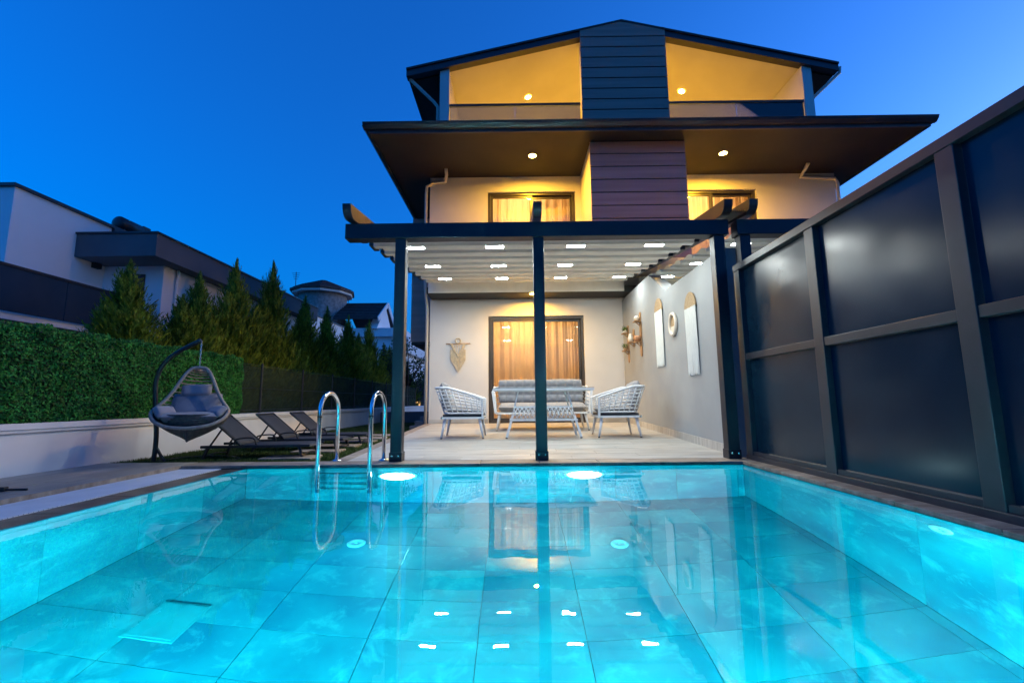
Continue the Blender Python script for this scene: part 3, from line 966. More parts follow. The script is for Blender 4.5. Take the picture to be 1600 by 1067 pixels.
a = at(832, 243, Z=ZS)
lamp(a, 0.065)
a = at(1130, 239, Z=ZS)
lamp(a, 0.065)
a = at(832, 457, Z=2.895)
lamp((a.x, a.y + 0.1, 2.8955), 0.05)
sl = (AZ - EZ) / (AP - LX)
for px, py, sg in ((825, 152, -1), (1065, 143, 1)):
    # the point where the sight line meets the sloping ceiling
    lo, hi = 9.0, 12.19
    for _ in range(40):
        mid = (lo + hi) / 2
        q_ = at(px, py, Y=mid)
        if q_.z < zr(q_.x) - 0.162: lo = mid
        else: hi = mid
    q_ = at(px, py, Y=lo)
    lamp((q_.x, q_.y, zr(q_.x) - 0.162), 0.06, (-sg * -sl * -1 if False else sg * -sl, 0, -1))

# ------------------------------------------------------------------ pergolas
PSL = 0.1355                                   # slope of the roof


def zc(y):
    """underside of the fabric roof"""
    return 2.545 + (y - 4.95) * PSL


def pergola(name, label, bx0, bx1, post_x, rail_x, led_x, fx0, fx1, detail=True):
    o = thing(name, label, 'pergola', (0, 0, 0))
    for x_ in post_x:
        ps = MB().box(x_, x_ + 0.118, 4.785, 4.903, ZD, 2.448).build('post', M['anthracite'], o, bevel=0.004)
        MB().box(x_ - 0.008, x_ + 0.126, 4.777, 4.911, ZD + 0.001, ZD + 0.095).build('foot', M['anthracite'], ps, bevel=0.004)
        for dx in (0.025, 0.093):
            MB().lathe((x_ + dx, 4.772, ZD + 0.06), [(0.008, -0.008), (0.008, 0.008)], 8).build('bolt', M['steel'], ps)
    MB().box(bx0, bx1, 4.765, 4.915, 2.45, 2.622).build('front_beam', M['anthracite'], o, bevel=0.006)
    if detail:
        MB().box(bx0 - 0.003, bx0 - 0.0005, 4.768, 4.912, 2.453, 2.619).build('beam_cap', M['blackmetal'], o)
    for x_ in rail_x:
        # rail with a rounded front end, running up to the house
        pts = []
        y0, z0 = 4.62, 2.624
        L_, Hh = 9.14 - y0, 0.155
        d = Vector((1, PSL)).normalized()
        nrm = Vector((-PSL, 1)).normalized()
        base = Vector((y0, z0 + 0.005))
        loc = [(0.11, 0.0)] + [(0.11 - 0.11 * math.sin(t_), 0.11 - 0.11 * math.cos(t_)) for t_ in [k * math.pi / 12 for k in range(1, 7)]] + [(0.0, Hh), (L_ * 1.0, Hh), (L_ * 1.0, 0.0)]
        poly = [tuple(base + d * u + nrm * v) for u, v in loc]
        MB().prism(poly, 'x', x_ - 0.046, x_ + 0.046).build('rail', M['anthracite'], o, bevel=0.003)
        if detail:
            for k in range(8 if x_ != rail_x[1] else 0):
                y_ = 5.18 + k * 0.47
                z_ = zc(y_)
                MB().box(x_ - 0.035, x_ + 0.035, y_ - 0.17, y_ + 0.05, z_ - 0.015, z_ + 0.095).build('carriage', M['blackmetal'], o)
    # fabric bays: cross profile then a sheet that sags to the next one
    for k in range(9):
        y_ = 4.99 + k * 0.47
        z_ = zc(y_)
        MB().box(fx0, fx1, y_ - 0.045, y_ + 0.045, z_ - 0.028, z_ + 0.020).build('cross_profile', M['profile'], o, bevel=0.006)
        if k < 9:
            z2 = zc(y_ + 0.47)
            LN = 0.377 if k < 8 else 0.325
            def fn(u, v, y_=y_, z_=z_, z2=z2, LN=LN):
                s = v
                return (fx0 + 0.01 + u * (fx1 - fx0 - 0.02), y_ + 0.046 + s * LN, z_ + 0.012 + s * (z2 - z_) + 0.055 * math.sin(math.pi * min(1, s * 1.15)) * (1 - 0.2 * s) + 0.002 * math.sin(17 * u + 5 * k_))
            k_ = k
            MB().grid(fn, 24, 10).build('fabric_panel', M['fabric'], o, smooth=True, fix=False)
        if k in (1, 4, 7):
            for x_ in led_x[{1: 0, 4: 1, 7: 2}[k]]:
                hs_ = MB().box(x_ - 0.118, x_ + 0.118, y_ - 0.040, y_ + 0.040, z_ - 0.036, z_ - 0.0285).build('led_housing', M['whitemetal'], o)
                MB().add([(x_ - 0.110, y_ - 0.033, z_ - 0.0368), (x_ + 0.110, y_ - 0.033, z_ - 0.0368), (x_ + 0.110, y_ + 0.033, z_ - 0.0368), (x_ - 0.110, y_ + 0.033, z_ - 0.0368)], [(3, 2, 1, 0)]).build('led_strip', M['led'], hs_, fix=False)
    MB().box(fx0 - 0.03, fx1 + 0.03, 9.125, 9.155, 2.905, 3.20).build('back_panel', M['profile'], o)
    return o


pergola('pergola', 'dark framed pergola with white fabric roof and bright square lights over the terrace', -1.865, 2.375, (-1.312, 0.215, 2.212), (-1.80, 0.262, 2.315),
        [(-1.24, -0.24, 0.785, 1.77), (-1.28, -0.24, 0.81, 1.88), (-1.31, -0.23, 0.885, 1.99)], -1.76, 2.26)
pergola('pergola', 'neighbouring pergola mostly hidden behind the dark fence', 2.47, 6.95, (2.50, 4.65, 6.75), (2.585, 4.70, 6.88),
        [(2.86, 3.9, 4.9, 5.9), (2.9, 3.9, 4.9, 5.9), (2.9, 3.9, 4.9, 5.9)], 2.64, 6.82, detail=False)
# corrugated strip closing the gap between the two roofs
mb = MB()
nC = 48
poly = []
for k in range(nC + 1):
    poly.append((2.366 + k * (2.534 - 2.366) / nC, 0.010 * math.sin(k * math.pi / 3)))
vs, fs = [], []
for u, v in poly:
    for y_ in (4.66, 9.1):
        vs.append((u, y_, zc(y_) + 0.17 + v))
for k in range(nC):
    fs.append((2 * k, 2 * k + 2, 2 * k + 3, 2 * k + 1))
o = mb.add(vs, fs).build('corrugated_strip', M['blackmetal'], fix=False)
sm = o.modifiers.new('thick', 'SOLIDIFY'); sm.thickness = 0.003
tag(o, 'narrow corrugated dark roof strip between the two pergolas', 'roof strip')

# ------------------------------------------------------------------ terrace furniture
def pillow(w, d, h, n=14, tuft=None, puff=0.5):
    """cushion centred on the origin; w along x, d along y, h along z (full thickness); tufted on -y face when tuft=(nx, nz)"""
    mb = MB()
    P = []
    nu, nv = n, max(6, n // 2)
    if tuft:
        nu, nv = tuft[0] * 8, tuft[1] * 8
    for side in (-1, 1):
        vs = []
        for j in range(nv + 1):
            for i in range(nu + 1):
                u, v = i / nu * 2 - 1, j / nv * 2 - 1
                e = (max(0, 1 - abs(u) ** 6) * max(0, 1 - abs(v) ** 6)) ** puff
                t_ = h / 2 * e
                if tuft:
                    fu = abs(math.sin(math.pi * tuft[0] * i / nu))
                    fv = abs(math.sin(math.pi * tuft[1] * j / nv))
                    t_ *= 0.52 + 0.48 * (fu * fv) ** 0.38
                cr = 1 - 0.05 * (u * u * v * v)
                vs.append((u * w / 2 * cr, side * t_, v * d / 2 * cr))
        o_ = len(P)
        P.append(vs)
        fs = []
        for j in range(nv):
            for i in range(nu):
                q = (j * (nu + 1) + i, j * (nu + 1) + i + 1, (j + 1) * (nu + 1) + i + 1, (j + 1) * (nu + 1) + i)
                fs.append(q if side < 0 else q[::-1])
        mb.add(vs, fs)
    return mb                                   # lies in the x-z plane, thickness along y


def place(mb, Mx):
    mb.v = [tuple(Mx @ Vector(p)) for p in mb.v]
    return mb


RX_ = lambda a: Matrix.Rotation(math.radians(a), 4, 'X')
RY_ = lambda a: Matrix.Rotation(math.radians(a), 4, 'Y')
RZ_ = lambda a: Matrix.Rotation(math.radians(a), 4, 'Z')
T_ = lambda x, y, z: Matrix.Translation((x, y, z))


def slope_z(o):
    """follow the fall of the terrace"""
    return o


def armchair(label, loc, rz):
    """local: faces +x, seat width along y; origin on the floor under the seat"""
    o = thing('rope_armchair', label, 'armchair', loc, rz, 'white rope armchairs')
    D, W = 0.31, 0.31                         # half depth, half width of the seat frame
    # splayed legs
    for sx in (-1, 1):
        for sy in (-1, 1):
            top = Vector((sx * (D - 0.055), sy * (W - 0.05), 0.30))
            bot = Vector((sx * (D - 0.0), sy * (W - 0.02), 0.012))
            lg = MB().tube([top, top.lerp(bot, .5), bot], [0.026, 0.020, 0.014], 8).build('leg', M['whitemetal'], o, smooth=True)
            MB().lathe((bot.x, bot.y, 0), [(0.016, 0.0), (0.016, 0.013)], 10).build('foot', M['blackmetal'], lg)
    # seat frame
    fr = MB()
    fr.bar((-D, -W, 0.305), (D, -W, 0.305), 0.03, 0.028); fr.bar((-D, W, 0.305), (D, W, 0.305), 0.03, 0.028)
    fr.bar((-D, -W - .015, 0.305), (-D, W + .015, 0.305), 0.03, 0.028); fr.bar((D, -W - .015, 0.305), (D, W + .015, 0.305), 0.03, 0.028)
    fr.build('seat_frame', M['whitemetal'], o)
    MB().box(-D + .02, D - .02, -W + .018, W - .018, 0.32, 0.355).build('seat_base', M['cushdark'], o)
    # U-shaped plan of the back and arms; u in 0..1 from front right round the back to front left
    def plan(u, lean):
        # lean 0 at seat .. 1 at the top
        w_ = W + 0.045 * lean
        back = -D - 0.13 * lean
        front = D + 0.0
        s = u * 3
        r_ = 0.14
        if u < 0.36:
            t_ = u / 0.36
            return Vector((front + (back + r_ - front) * t_, -w_, 0))
        if u > 0.64:
            t_ = (1 - u) / 0.36
            return Vector((front + (back + r_ - front) * t_, w_, 0))
        t_ = (u - 0.36) / 0.28
        a_ = math.pi * t_
        return Vector((back + r_ - r_ * math.sin(a_), -w_ * math.cos(a_) if False else -w_ + 2 * w_ * (0.5 - 0.5 * math.cos(a_)), 0))

    def topz(u):
        k = 1 - abs(u - 0.5) / 0.5
        return 0.585 + 0.165 * min(1, k / 0.62) ** 0.9
    N_ = 40
    MB().tube([plan(i / N_, 1) + Vector((0, 0, topz(i / N_))) for i in range(N_ + 1)], 0.017, 8).build('top_rail', M['whitemetal'], o, smooth=True)
    MB().tube([plan(i / N_, 0.0) + Vector((0, 0, 0.375)) for i in range(N_ + 1)], 0.013, 8).build('bottom_rail', M['whitemetal'], o, smooth=True)
    for u in (0.004, 0.996):
        p0, p1 = plan(u, 0), plan(u, 1)
        MB().bar(p0 + Vector((-.0, 0, 0.29)), p1 + Vector((0, 0, topz(u) + .005)), 0.05, 0.03, up=(1, 0, 0)).build('arm_post', M['whitemetal'], o, bevel=0.004)
    for q in range(1, 7):
        t_ = q / 7
        MB().tube([plan(i / N_, t_) + Vector((0, 0, 0.375 + (topz(i / N_) - 0.375) * t_)) for i in range(N_ + 1)], 0.0085, 5).build('rope_band', M['rope'], o, smooth=True)
    for k in range(1, 18):
        u = k / 18
        off = 0.008
        MB().tube([plan(u, t_) * (1.0) + Vector((0, 0, 0.375 + (topz(u) - 0.375) * t_)) for t_ in (0, .5, 1)], 0.0095, 5).build('rope_upright', M['rope'], o, smooth=True)
    place(pillow(0.56, 0.55, 0.13, puff=0.3), T_(0.02, 0, 0.415) @ RX_(90)).build('seat_cushion', M['cushion'], o, smooth=True)
    place(pillow(0.50, 0.46, 0.16, puff=0.45), T_(-0.27, 0, 0.62) @ RY_(-14) @ RZ_(90)).build('back_cushion', M['cushion'], o, smooth=True)
    return o


armchair('white rope armchair with grey cushions facing right, below the macrame hanging', (-0.79, 7.06, zt(7.06)), 0.0)
armchair('white rope armchair with grey cushions facing left, next to the grey wall', (1.545, 7.06, zt(7.06)), math.pi)

# sofa
so = thing('rope_sofa', 'white rope sofa with tufted grey cushions in front of the lit door', 'sofa', (0.475, 8.25, zt(8.2)))
SW, SD = 0.80, 0.33
for sx in (-1, 1):
    for sy in (-1, 1):
        top, bot = Vector((sx * (SW - 0.05), sy * (SD - 0.05), 0.29)), Vector((sx * (SW + 0.0), sy * SD, 0.012))
        lg = MB().tube([top, top.lerp(bot, .5), bot], [0.026, 0.020, 0.014], 8).build('leg', M['whitemetal'], so, smooth=True)
        MB().lathe((bot.x, bot.y, 0), [(0.016, 0.0), (0.016, 0.013)], 10).build('foot', M['blackmetal'], lg)
fr = MB()
fr.bar((-SW, -SD, 0.30), (SW, -SD, 0.30), 0.03, 0.03); fr.bar((-SW, SD, 0.30), (SW, SD, 0.30), 0.03, 0.03)
fr.bar((-SW, -SD - .015, 0.30), (-SW, SD + .015, 0.30), 0.03, 0.03); fr.bar((SW, -SD - .015, 0.30), (SW, SD + .015, 0.30), 0.03, 0.03)
fr.build('seat_frame', M['whitemetal'], so)
for k in range(2):
    xm = -0.395 + k * 0.79
    place(pillow(0.775, 0.64, 0.17, puff=0.22), T_(xm, -0.02, 0.40) @ RX_(90)).build('seat_cushion', M['cushion'], so, smooth=True)
    place(pillow(0.79, 0.46, 0.19, tuft=(5, 3), puff=0.35), T_(xm, 0.21, 0.69) @ RX_(-12)).build('back_cushion', M['cushion'], so, smooth=True)
for sx in (-1, 1):
    def ap(t_, v, sx=sx):
        return Vector((sx * (SW + 0.015 + 0.05 * v), -SD + t_ * 2 * SD, 0.34 + v * (0.34 + 0.10 * t_)))
    MB().tube([ap(i / 8, 1) for i in range(9)], 0.018, 8).build('arm_rail', M['whitemetal'], so, smooth=True)
    MB().bar(ap(0, 0) - Vector((0, 0, .04)), ap(0, 1), 0.045, 0.03, up=(0, 1, 0)).build('arm_post', M['whitemetal'], so, bevel=.004)
    for q in range(6):
        MB().tube([ap(i / 6, q / 6.2) for i in range(7)], 0.0085, 5).build('rope_band', M['rope'], so, smooth=True)
    for q in range(1, 6):
        MB().tube([ap(q / 6, v) for v in (0, .5, 1)], 0.0095, 5).build('rope_upright', M['rope'], so, smooth=True)
MB().tube([(-SW - .06, SD, 0.76), (-SW + .1, SD + .07, 0.80), (SW - .1, SD + .07, 0.80), (SW + .06, SD, 0.76)], 0.017, 8).build('back_rail', M['whitemetal'], so, smooth=True)
for q in range(6):
    z_ = 0.36 + q * 0.072
    MB().tube([(-SW - .02, SD, z_), (-SW + .1, SD + .05, z_), (SW - .1, SD + .05, z_), (SW + .02, SD, z_)], 0.0085, 5).build('rope_band', M['rope'], so, smooth=True)

# two-level table with lattice apron
ta = thing('patio_table', 'white lattice patio table with raised glass top between the armchairs', 'table', (0.42, 7.03, zt(7.03)))
TW, TDp = 0.46, 0.24
for sx in (-1, 1):
    for sy in (-1, 1):
        top, bot = Vector((sx * (TW - 0.0), sy * TDp, 0.33)), Vector((sx * (TW + 0.09), sy * (TDp + 0.03), 0.012))
        lg = MB().bar(top, bot, 0.035, 0.035, up=(0, 1, 0)).build('leg', M['whitemetal'], ta, bevel=.004)
        MB().lathe((bot.x, bot.y, 0), [(0.018, 0.0), (0.018, 0.014)], 10).build('foot', M['blackmetal'], lg)
        MB().bar((sx * (TW - 0.03), sy * (TDp - .03), 0.46), (sx * (TW - 0.09), sy * (TDp - .03), 0.70), 0.022, 0.022, up=(0, 1, 0)).build('strut', M['whitemetal'], ta)
for z_, e in ((0.455, -0.03), (0.265, 0.035)):
    r_ = MB()
    a_, b_ = TW + e, TDp + e * .5
    r_.bar((-a_ - .012, -b_, z_), (a_ + .012, -b_, z_), 0.025, 0.025); r_.bar((-a_ - .012, b_, z_), (a_ + .012, b_, z_), 0.025, 0.025)
    r_.bar((-a_, -b_ + .013, z_), (-a_, b_ - .013, z_), 0.025, 0.025); r_.bar((a_, -b_ + .013, z_), (a_, b_ - .013, z_), 0.025, 0.025)
    r_.build('tray_rim', M['whitemetal'], ta)
MB().box(-TW + .04, TW - .04, -TDp + .04, TDp - .04, 0.445, 0.452).build('tray', M['rope'], ta)
for sy in (-1, 1):
    for k in range(15):
        xa = -TW + 0.02 + k * (2 * TW - 0.04) / 14
        for dd in (-1, 1):
            xb = xa + dd * 0.066
            if abs(xb) < TW + 0.02:
                MB().tube([(xa, sy * (TDp - .012), 0.45), ((xa + xb) / 2 * 1.03, sy * (TDp + .004), 0.36), (xb * 1.07, sy * (TDp + .016), 0.272)], 0.0075, 5).build('lattice_rope', M['rope'], ta, smooth=True)
for sx in (-1, 1):
    for k in range(8):
        ya = -TDp + 0.03 + k * (2 * TDp - 0.06) / 7
        for dd in (-1, 1):
            yb = ya + dd * 0.066
            if abs(yb) < TDp:
                MB().tube([(sx * (TW - .028), ya, 0.45), (sx * (TW + .03), yb, 0.272)], 0.0075, 5).build('lattice_rope', M['rope'], ta, smooth=True)
tr_ = MB()
tr_.bar((-0.75, -0.36, 0.715), (0.75, -0.36, 0.715), 0.03, 0.03); tr_.bar((-0.75, 0.36, 0.715), (0.75, 0.36, 0.715), 0.03, 0.03)
tr_.bar((-0.735, -0.345, 0.715), (-0.735, 0.345, 0.715), 0.03, 0.03); tr_.bar((0.735, -0.345, 0.715), (0.735, 0.345, 0.715), 0.03, 0.03)
tr_.build('top_frame', M['whitemetal'], ta)
MB().box(-0.745, 0.745, -0.37, 0.37, 0.731, 0.741).build('glass_top', M['tableglass'], ta)

# ------------------------------------------------------------------ hangings and shelves
mc = thing('macrame_hanging', 'knotted beige macrame hanging on the white house wall', 'wall hanging', (-1.235, YF - 0.02, 1.91))
MB().tube([(-0.265, 0, -0.004), (0.265, 0, 0.004)], 0.009, 8).build('rod', M['wood'], mc, smooth=True)
MB().tube([(0.055 * math.cos(t_), -0.004, 0.065 + 0.055 * math.sin(t_)) for t_ in [k * math.pi / 8 for k in range(16)]], 0.013, 6, closed=True).build('ring_knot', M['cotton'], mc, smooth=True)
for k in range(27):
    u = -0.16 + k * 0.32 / 26
    ztop = -0.04 - 0.25 * (1 - abs(u) / 0.16) if abs(u) < .16 else 0
    zbot = -0.36 - 0.27 * (1 - abs(u) / 0.16) + random.uniform(-.012, .012)
    if abs(u) > 0.115: ztop = -0.10
    MB().tube([(u, -.004, ztop - 0.03), (u + random.uniform(-.004, .004), -.006, (ztop + zbot) / 2), (u + random.uniform(-.005, .005), -.004, zbot)], 0.0062, 5).build('cord', M['cotton'], mc)
for s_ in (-1, 1):
    for q in range(3):
        MB().tube([(s_ * (0.165 - q * .018), -.012, -0.005), (s_ * (0.085 - q * .012), -.014, -0.16), (s_ * 0.004, -.016, -0.285 + q * .02)], 0.009, 6).build('braid', M['cotton'], mc)
for q in range(9):
    u = -0.10 + q * 0.025
    d_ = -0.24 * (1 - abs(u) / 0.13)
    MB().tube([(u, -.006, -.006), (u + (0.015 if q % 2 else -.015), -.006, d_ * .5), (u, -.006, d_)], 0.0045, 5).build('net_cord', M['cotton'], mc)

FX = PART_X


def fringe(label, yc, ztop, zbot, w_):
    o = thing('fringe_hanging', label, 'wall hanging', (FX - 0.004, yc, ztop), 0, 'long white fringe hangings on the grey wall')
    h_ = w_ * 0.58
    # woven half-oval top
    pts = [(w_ / 2 * math.cos(t_), -h_ + h_ * math.sin(t_)) for t_ in [k * math.pi / 20 for k in range(21)]]
    MB().prism(pts, 'x', -0.022, 0.0).build('woven_top', M['jute'], o)
    MB().tube([(-0.014, u, v) for u, v in pts], 0.008, 5).build('woven_rim', M['jute'], o, smooth=True)
    L_ = ztop - zbot
    nS = 44
    for k in range(nS):
        u = -w_ / 2 + w_ * (k + .5) / nS
        j = random.uniform(-.006, .006)
        MB().tube([(-0.020 + random.uniform(-.003, .003), u, -h_ + 0.012), (-0.017, u * 0.99 + j, -h_ - (L_ - h_) * .5), (-0.017 + random.uniform(-.004, .004), u * 0.97 + j * 1.6, -L_ + random.uniform(-.02, .02))], [0.0055, 0.0062, 0.005], 5).build('strand', M['fringe'], o)
    return o


fringe('white fringe hanging with woven arch top, nearer the shelves', 7.26, 2.30, 1.20, 0.37)
fringe('white fringe hanging with woven arch top, nearer the pool', 5.94, 2.08, 0.985, 0.37)
ms = thing('wall_basket', 'small round woven wall basket between the two fringe hangings', 'wall basket', (FX - 0.003, 6.62, 1.765))
N_ = 28
MB().tube([(-0.018, 0.135 * math.cos(2 * math.pi * k / N_), 0.155 * math.sin(2 * math.pi * k / N_)) for k in range(N_)], 0.026, 8, closed=True).build('rim', M['ceramic'], ms, smooth=True)
MB().prism([(0.13 * math.cos(2 * math.pi * k / N_), 0.15 * math.sin(2 * math.pi * k / N_)) for k in range(N_)], 'x', -0.010, 0.0).build('woven_back', M['jute'], ms)
MB().prism([(0.10 * math.cos(t_), -0.03 + 0.10 * math.sin(t_)) for t_ in [math.pi + k * math.pi / 12 for k in range(13)]], 'x', -0.016, -0.0105).build('inset', M['ceramic'], ms)


def shelf(label, yc, z0, z1, boards):
    o = thing('wall_shelf', label, 'shelf', (FX - 0.001, yc, z0), 0, 'small wooden shelves on the grey wall')
    hw = 0.055
    L_ = z1 - z0
    pts = [(hw * math.cos(t_), L_ - hw + hw * math.sin(t_)) for t_ in [k * math.pi / 8 for k in range(9)]] + [(-hw * math.cos(t_), hw - hw * math.sin(t_)) for t_ in [k * math.pi / 8 for k in range(9)]]
    MB().prism(pts, 'x', -0.016, 0.0).build('back_board', M['wood'], o)
    for z_ in boards:
        MB().box(-0.130, -0.017, -0.10, 0.10, z_ - z0, z_ - z0 + 0.016).build('ledge', M['wood'], o, bevel=.002)
        MB().bar((-0.10, 0, z_ - z0 - 0.002), (-0.018, 0, z_ - z0 - 0.07), 0.016, 0.012, up=(0, 1, 0)).build('bracket', M['wood'], o)
    return o


shelf('wooden wall shelf with two ledges in the corner by the house wall', 9.30, 1.42, 2.20, (1.66, 2.02))
shelf('narrow wooden wall shelf with one ledge between two taller shelves', 8.86, 1.70, 2.06, (1.78,))
shelf('tall wooden wall shelf with two ledges next to the fringe hanging', 8.36, 1.46, 2.30, (1.72, 2.11))


def pot(name, label, y, z, m, prof, plant=False, cat='pot'):
    o = thing(name, label, cat, (FX - 0.075, y, z + 0.0165))
    MB().lathe((0, 0, 0), prof, 16).build('body', M[m], o, smooth=True)
    if plant:
        n = 60
        a_ = rng.random(n) * 6.283
        r_ = 0.02 + 0.06 * rng.random(n)
        hz = 0.06 + 0.08 * rng.random(n)
        Vv = np.empty((n, 3, 3))
        tx = np.c_[np.cos(a_) * r_, np.sin(a_) * r_, hz]
        pr = np.c_[-np.sin(a_), np.cos(a_), np.zeros(n)] * 0.012
        Vv[:, 0], Vv[:, 1], Vv[:, 2] = tx * .6 - pr, tx * .6 + pr, tx * 1.2
        tag(np_mesh('leaves', Vv, M['plant'], o), kind='stuff')
    return o


pot('plant_pot', 'small potted plant on the upper corner shelf', 9.30, 2.02, 'ceramic', [(0.035, 0), (0.045, 0.07), (0.04, 0.07)], True)
pot('plant_pot', 'tiny gold coloured potted plant on the lower corner shelf', 9.30, 1.66, 'jute', [(0.03, 0), (0.045, 0.04), (0.045, 0.09), (0.035, 0.1)], True)
pot('vase', 'white vase on the middle narrow shelf', 8.86, 1.78, 'ceramic', [(0.035, 0), (0.055, 0.05), (0.05, 0.10), (0.03, 0.14), (0.035, 0.16)], cat='vase')
pot('bowl', 'rounded terracotta bowl on the lower ledge of the tall shelf', 8.36, 1.72, 'terracotta', [(0.03, 0), (0.07, 0.04), (0.075, 0.08), (0.055, 0.11)], cat='bowl')
pot('vase', 'round white vase on the upper ledge of the tall shelf', 8.36, 2.11, 'ceramic', [(0.03, 0), (0.05, 0.035), (0.05, 0.07), (0.025, 0.10)], cat='vase')

# ------------------------------------------------------------------ pool ladder
ld = thing('pool_ladder', 'polished steel pool ladder with two curved handrails at the far edge', 'ladder', (-1.65, 4.63, ZD))
for xs_ in (-0.25, 0.25):
    pts = [(xs_, -0.20, -1.05), (xs_, -0.22, 0.0), (xs_, -0.22, 0.50)]
    yc_, r_ = 0.0, 0.20
    pts += [(xs_, 0.01 - 0.23 * math.cos(t_), 0.52 + 0.19 * math.sin(t_)) for t_ in [k * math.pi / 14 for k in range(1, 14)]]
    pts += [(xs_, 0.24, 0.50), (xs_, 0.245, 0.002)]
    MB().tube(pts, 0.0215, 14).build('handrail', M['steel'], ld, smooth=True)
    MB().lathe((xs_, 0.245, 0.0), [(0.055, 0.002), (0.052, 0.010), (0.028, 0.020), (0.024, 0.022)], 18).build('escutcheon', M['steel'], ld, smooth=True)
    MB().lathe((xs_, -0.22, 0.47), [(0.0225, 0.0), (0.0228, 0.008), (0.0225, 0.016)], 14).build('joint_ring', M['blackmetal'], ld)
for z_ in (-0.16, -0.40, -0.64, -0.88):
    MB().box(-0.245, 0.245, -0.255, -0.175, z_ - 0.012, z_ + 0.012).build('tread', M['steel'], ld, bevel=.004)

# ------------------------------------------------------------------ garden wall, hedge panel, mesh fence
gw = thing('garden_wall', 'low pale rendered garden wall with moulded cap behind the loungers', 'wall', (WALL_X, 0, 0))
MB().box(-0.16, 0.0, -3.0, 30.0, -0.058, 0.408).build('wall', M['gardenwall'], gw)
MB().prism([(-0.19, 0.409), (0.028, 0.409), (0.030, 0.432), (0.046, 0.440), (0.046, 0.493), (-0.205, 0.493)], 'y', -3.0, 30.0).build('cap', M['gardenwall'], gw)

hd = thing('artificial_hedge', 'dense dark green boxwood hedge panel standing on the garden wall', 'hedge', (WALL_X, 0, 0.494))
HY0, HY1, HH = -2.5, 7.25, 0.86
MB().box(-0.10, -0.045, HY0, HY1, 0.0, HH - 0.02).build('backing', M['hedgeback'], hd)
n = 95000
hy = HY1 - (HY1 - HY0) * rng.random(n) ** 1.35
hz = rng.random(n) * (HH + 0.03)
hx = -0.05 + 0.055 * rng.random(n) ** 0.8
top = rng.random(n) < 0.12
hz[top] = HH - 0.02 + 0.05 * rng.random(top.sum())
hx[top] = -0.11 + 0.12 * rng.random(top.sum())
wob = 0.5 + 0.25 * np.sin(9.1 * hy + 3 * np.sin(5.3 * hz + 2.1 * hy)) + 0.25 * np.sin(14.7 * hz + 2.5 * np.sin(7.7 * hy))
hx += 0.038 * wob - 0.012
hz += np.where(top, 0.020 * np.sin(11 * hy) + 0.014 * np.sin(29 * hy + 1), 0)
nr = np.c_[0.7 + 0.5 * rng.random(n), rng.normal(0, .6, n), rng.normal(0.25, .6, n)]
nr /= np.linalg.norm(nr, axis=1)[:, None]
tg = np.cross(nr, rng.normal(0, 1, (n, 3)))
tg /= np.linalg.norm(tg, axis=1)[:, None]
bt = np.cross(nr, tg)
sz = (0.010 + 0.008 * rng.random(n))[:, None]
c_ = np.c_[hx, hy, hz]
V = np.empty((n, 4, 3))
V[:, 0], V[:, 1], V[:, 2], V[:, 3] = c_ - tg * sz, c_ + bt * sz * .55, c_ + tg * sz, c_ - bt * sz * .55
tag(np_mesh('leaves', V, M['hedge'], hd), kind='stuff')

mf = thing('mesh_fence', 'dark green netted wire fence on the garden wall under the cypresses', 'fence', (WALL_X - 0.08, 0, 0.494))
for k in range(9):
    MB().tube([(0, 7.95 + k * 1.55, 0), (0, 7.95 + k * 1.55, 0.86)], 0.020, 8).build('post', M['blackmetal'], mf)
for k in range(8):
    MB().box(-0.010, -0.004, 7.975 + k * 1.55, 9.475 + k * 1.55, 0.01, 0.80).build('net_panel', M['net'], mf)
MB().box(-0.010, -0.004, 7.27, 7.925, 0.01, 0.80).build('net_panel', M['net'], mf)
for z_ in (0.05, 0.42, 0.82):
    MB().tube([(0.006, 7.3, z_), (0.006, 20.3, z_)], 0.003, 5).build('wire', M['blackmetal'], mf)

# ------------------------------------------------------------------ hanging egg chair on its stand
st = thing('egg_chair_stand', 'black curved steel stand holding up the hanging egg chair', 'chair stand', (-3.99, 5.05, 0.006))
P0 = [(0.0, 0.0, 0.012), (0.005, 0, 0.30), (-0.045, 0, 0.72), (-0.055, 0, 0.90), (-0.02, 0, 1.04), (0.06, 0, 1.15), (0.18, 0, 1.24), (0.30, 0, 1.305), (0.415, 0, 1.362)]
def smooth_path(P, n=6):
    P = [Vector(p) for p in P]
    out = []
    for i in range(len(P) - 1):
        p0, p1, p2, p3 = P[max(i - 1, 0)], P[i], P[i + 1], P[min(i + 2, len(P) - 1)]
        for k in range(n):
            t_ = k / n
            out.append(0.5 * ((2 * p1) + (-p0 + p2) * t_ + (2 * p0 - 5 * p1 + 4 * p2 - p3) * t_ * t_ + (-p0 + 3 * p1 - 3 * p2 + p3) * t_ ** 3))
    return out + [P[-1]]
MB().tube(smooth_path(P0), 0.024, 12).build('arm', M['blackmetal'], st, smooth=True)
MB().bar((0.0, 0.0, 0.20), (0.12, 0.0, 0.02), 0.022, 0.022, up=(0, 1, 0)).build('brace', M['blackmetal'], st)
MB().tube(smooth_path([(-0.05, -0.10, 0.014), (0.30, -0.12, 0.014), (0.72, -0.05, 0.014), (0.80, 0.25, 0.014), (0.45, 0.52, 0.014), (0.05, 0.42, 0.014), (0.0, 0.0, 0.014)]), 0.014, 8).build('base_ring', M['blackmetal'], st, smooth=True)

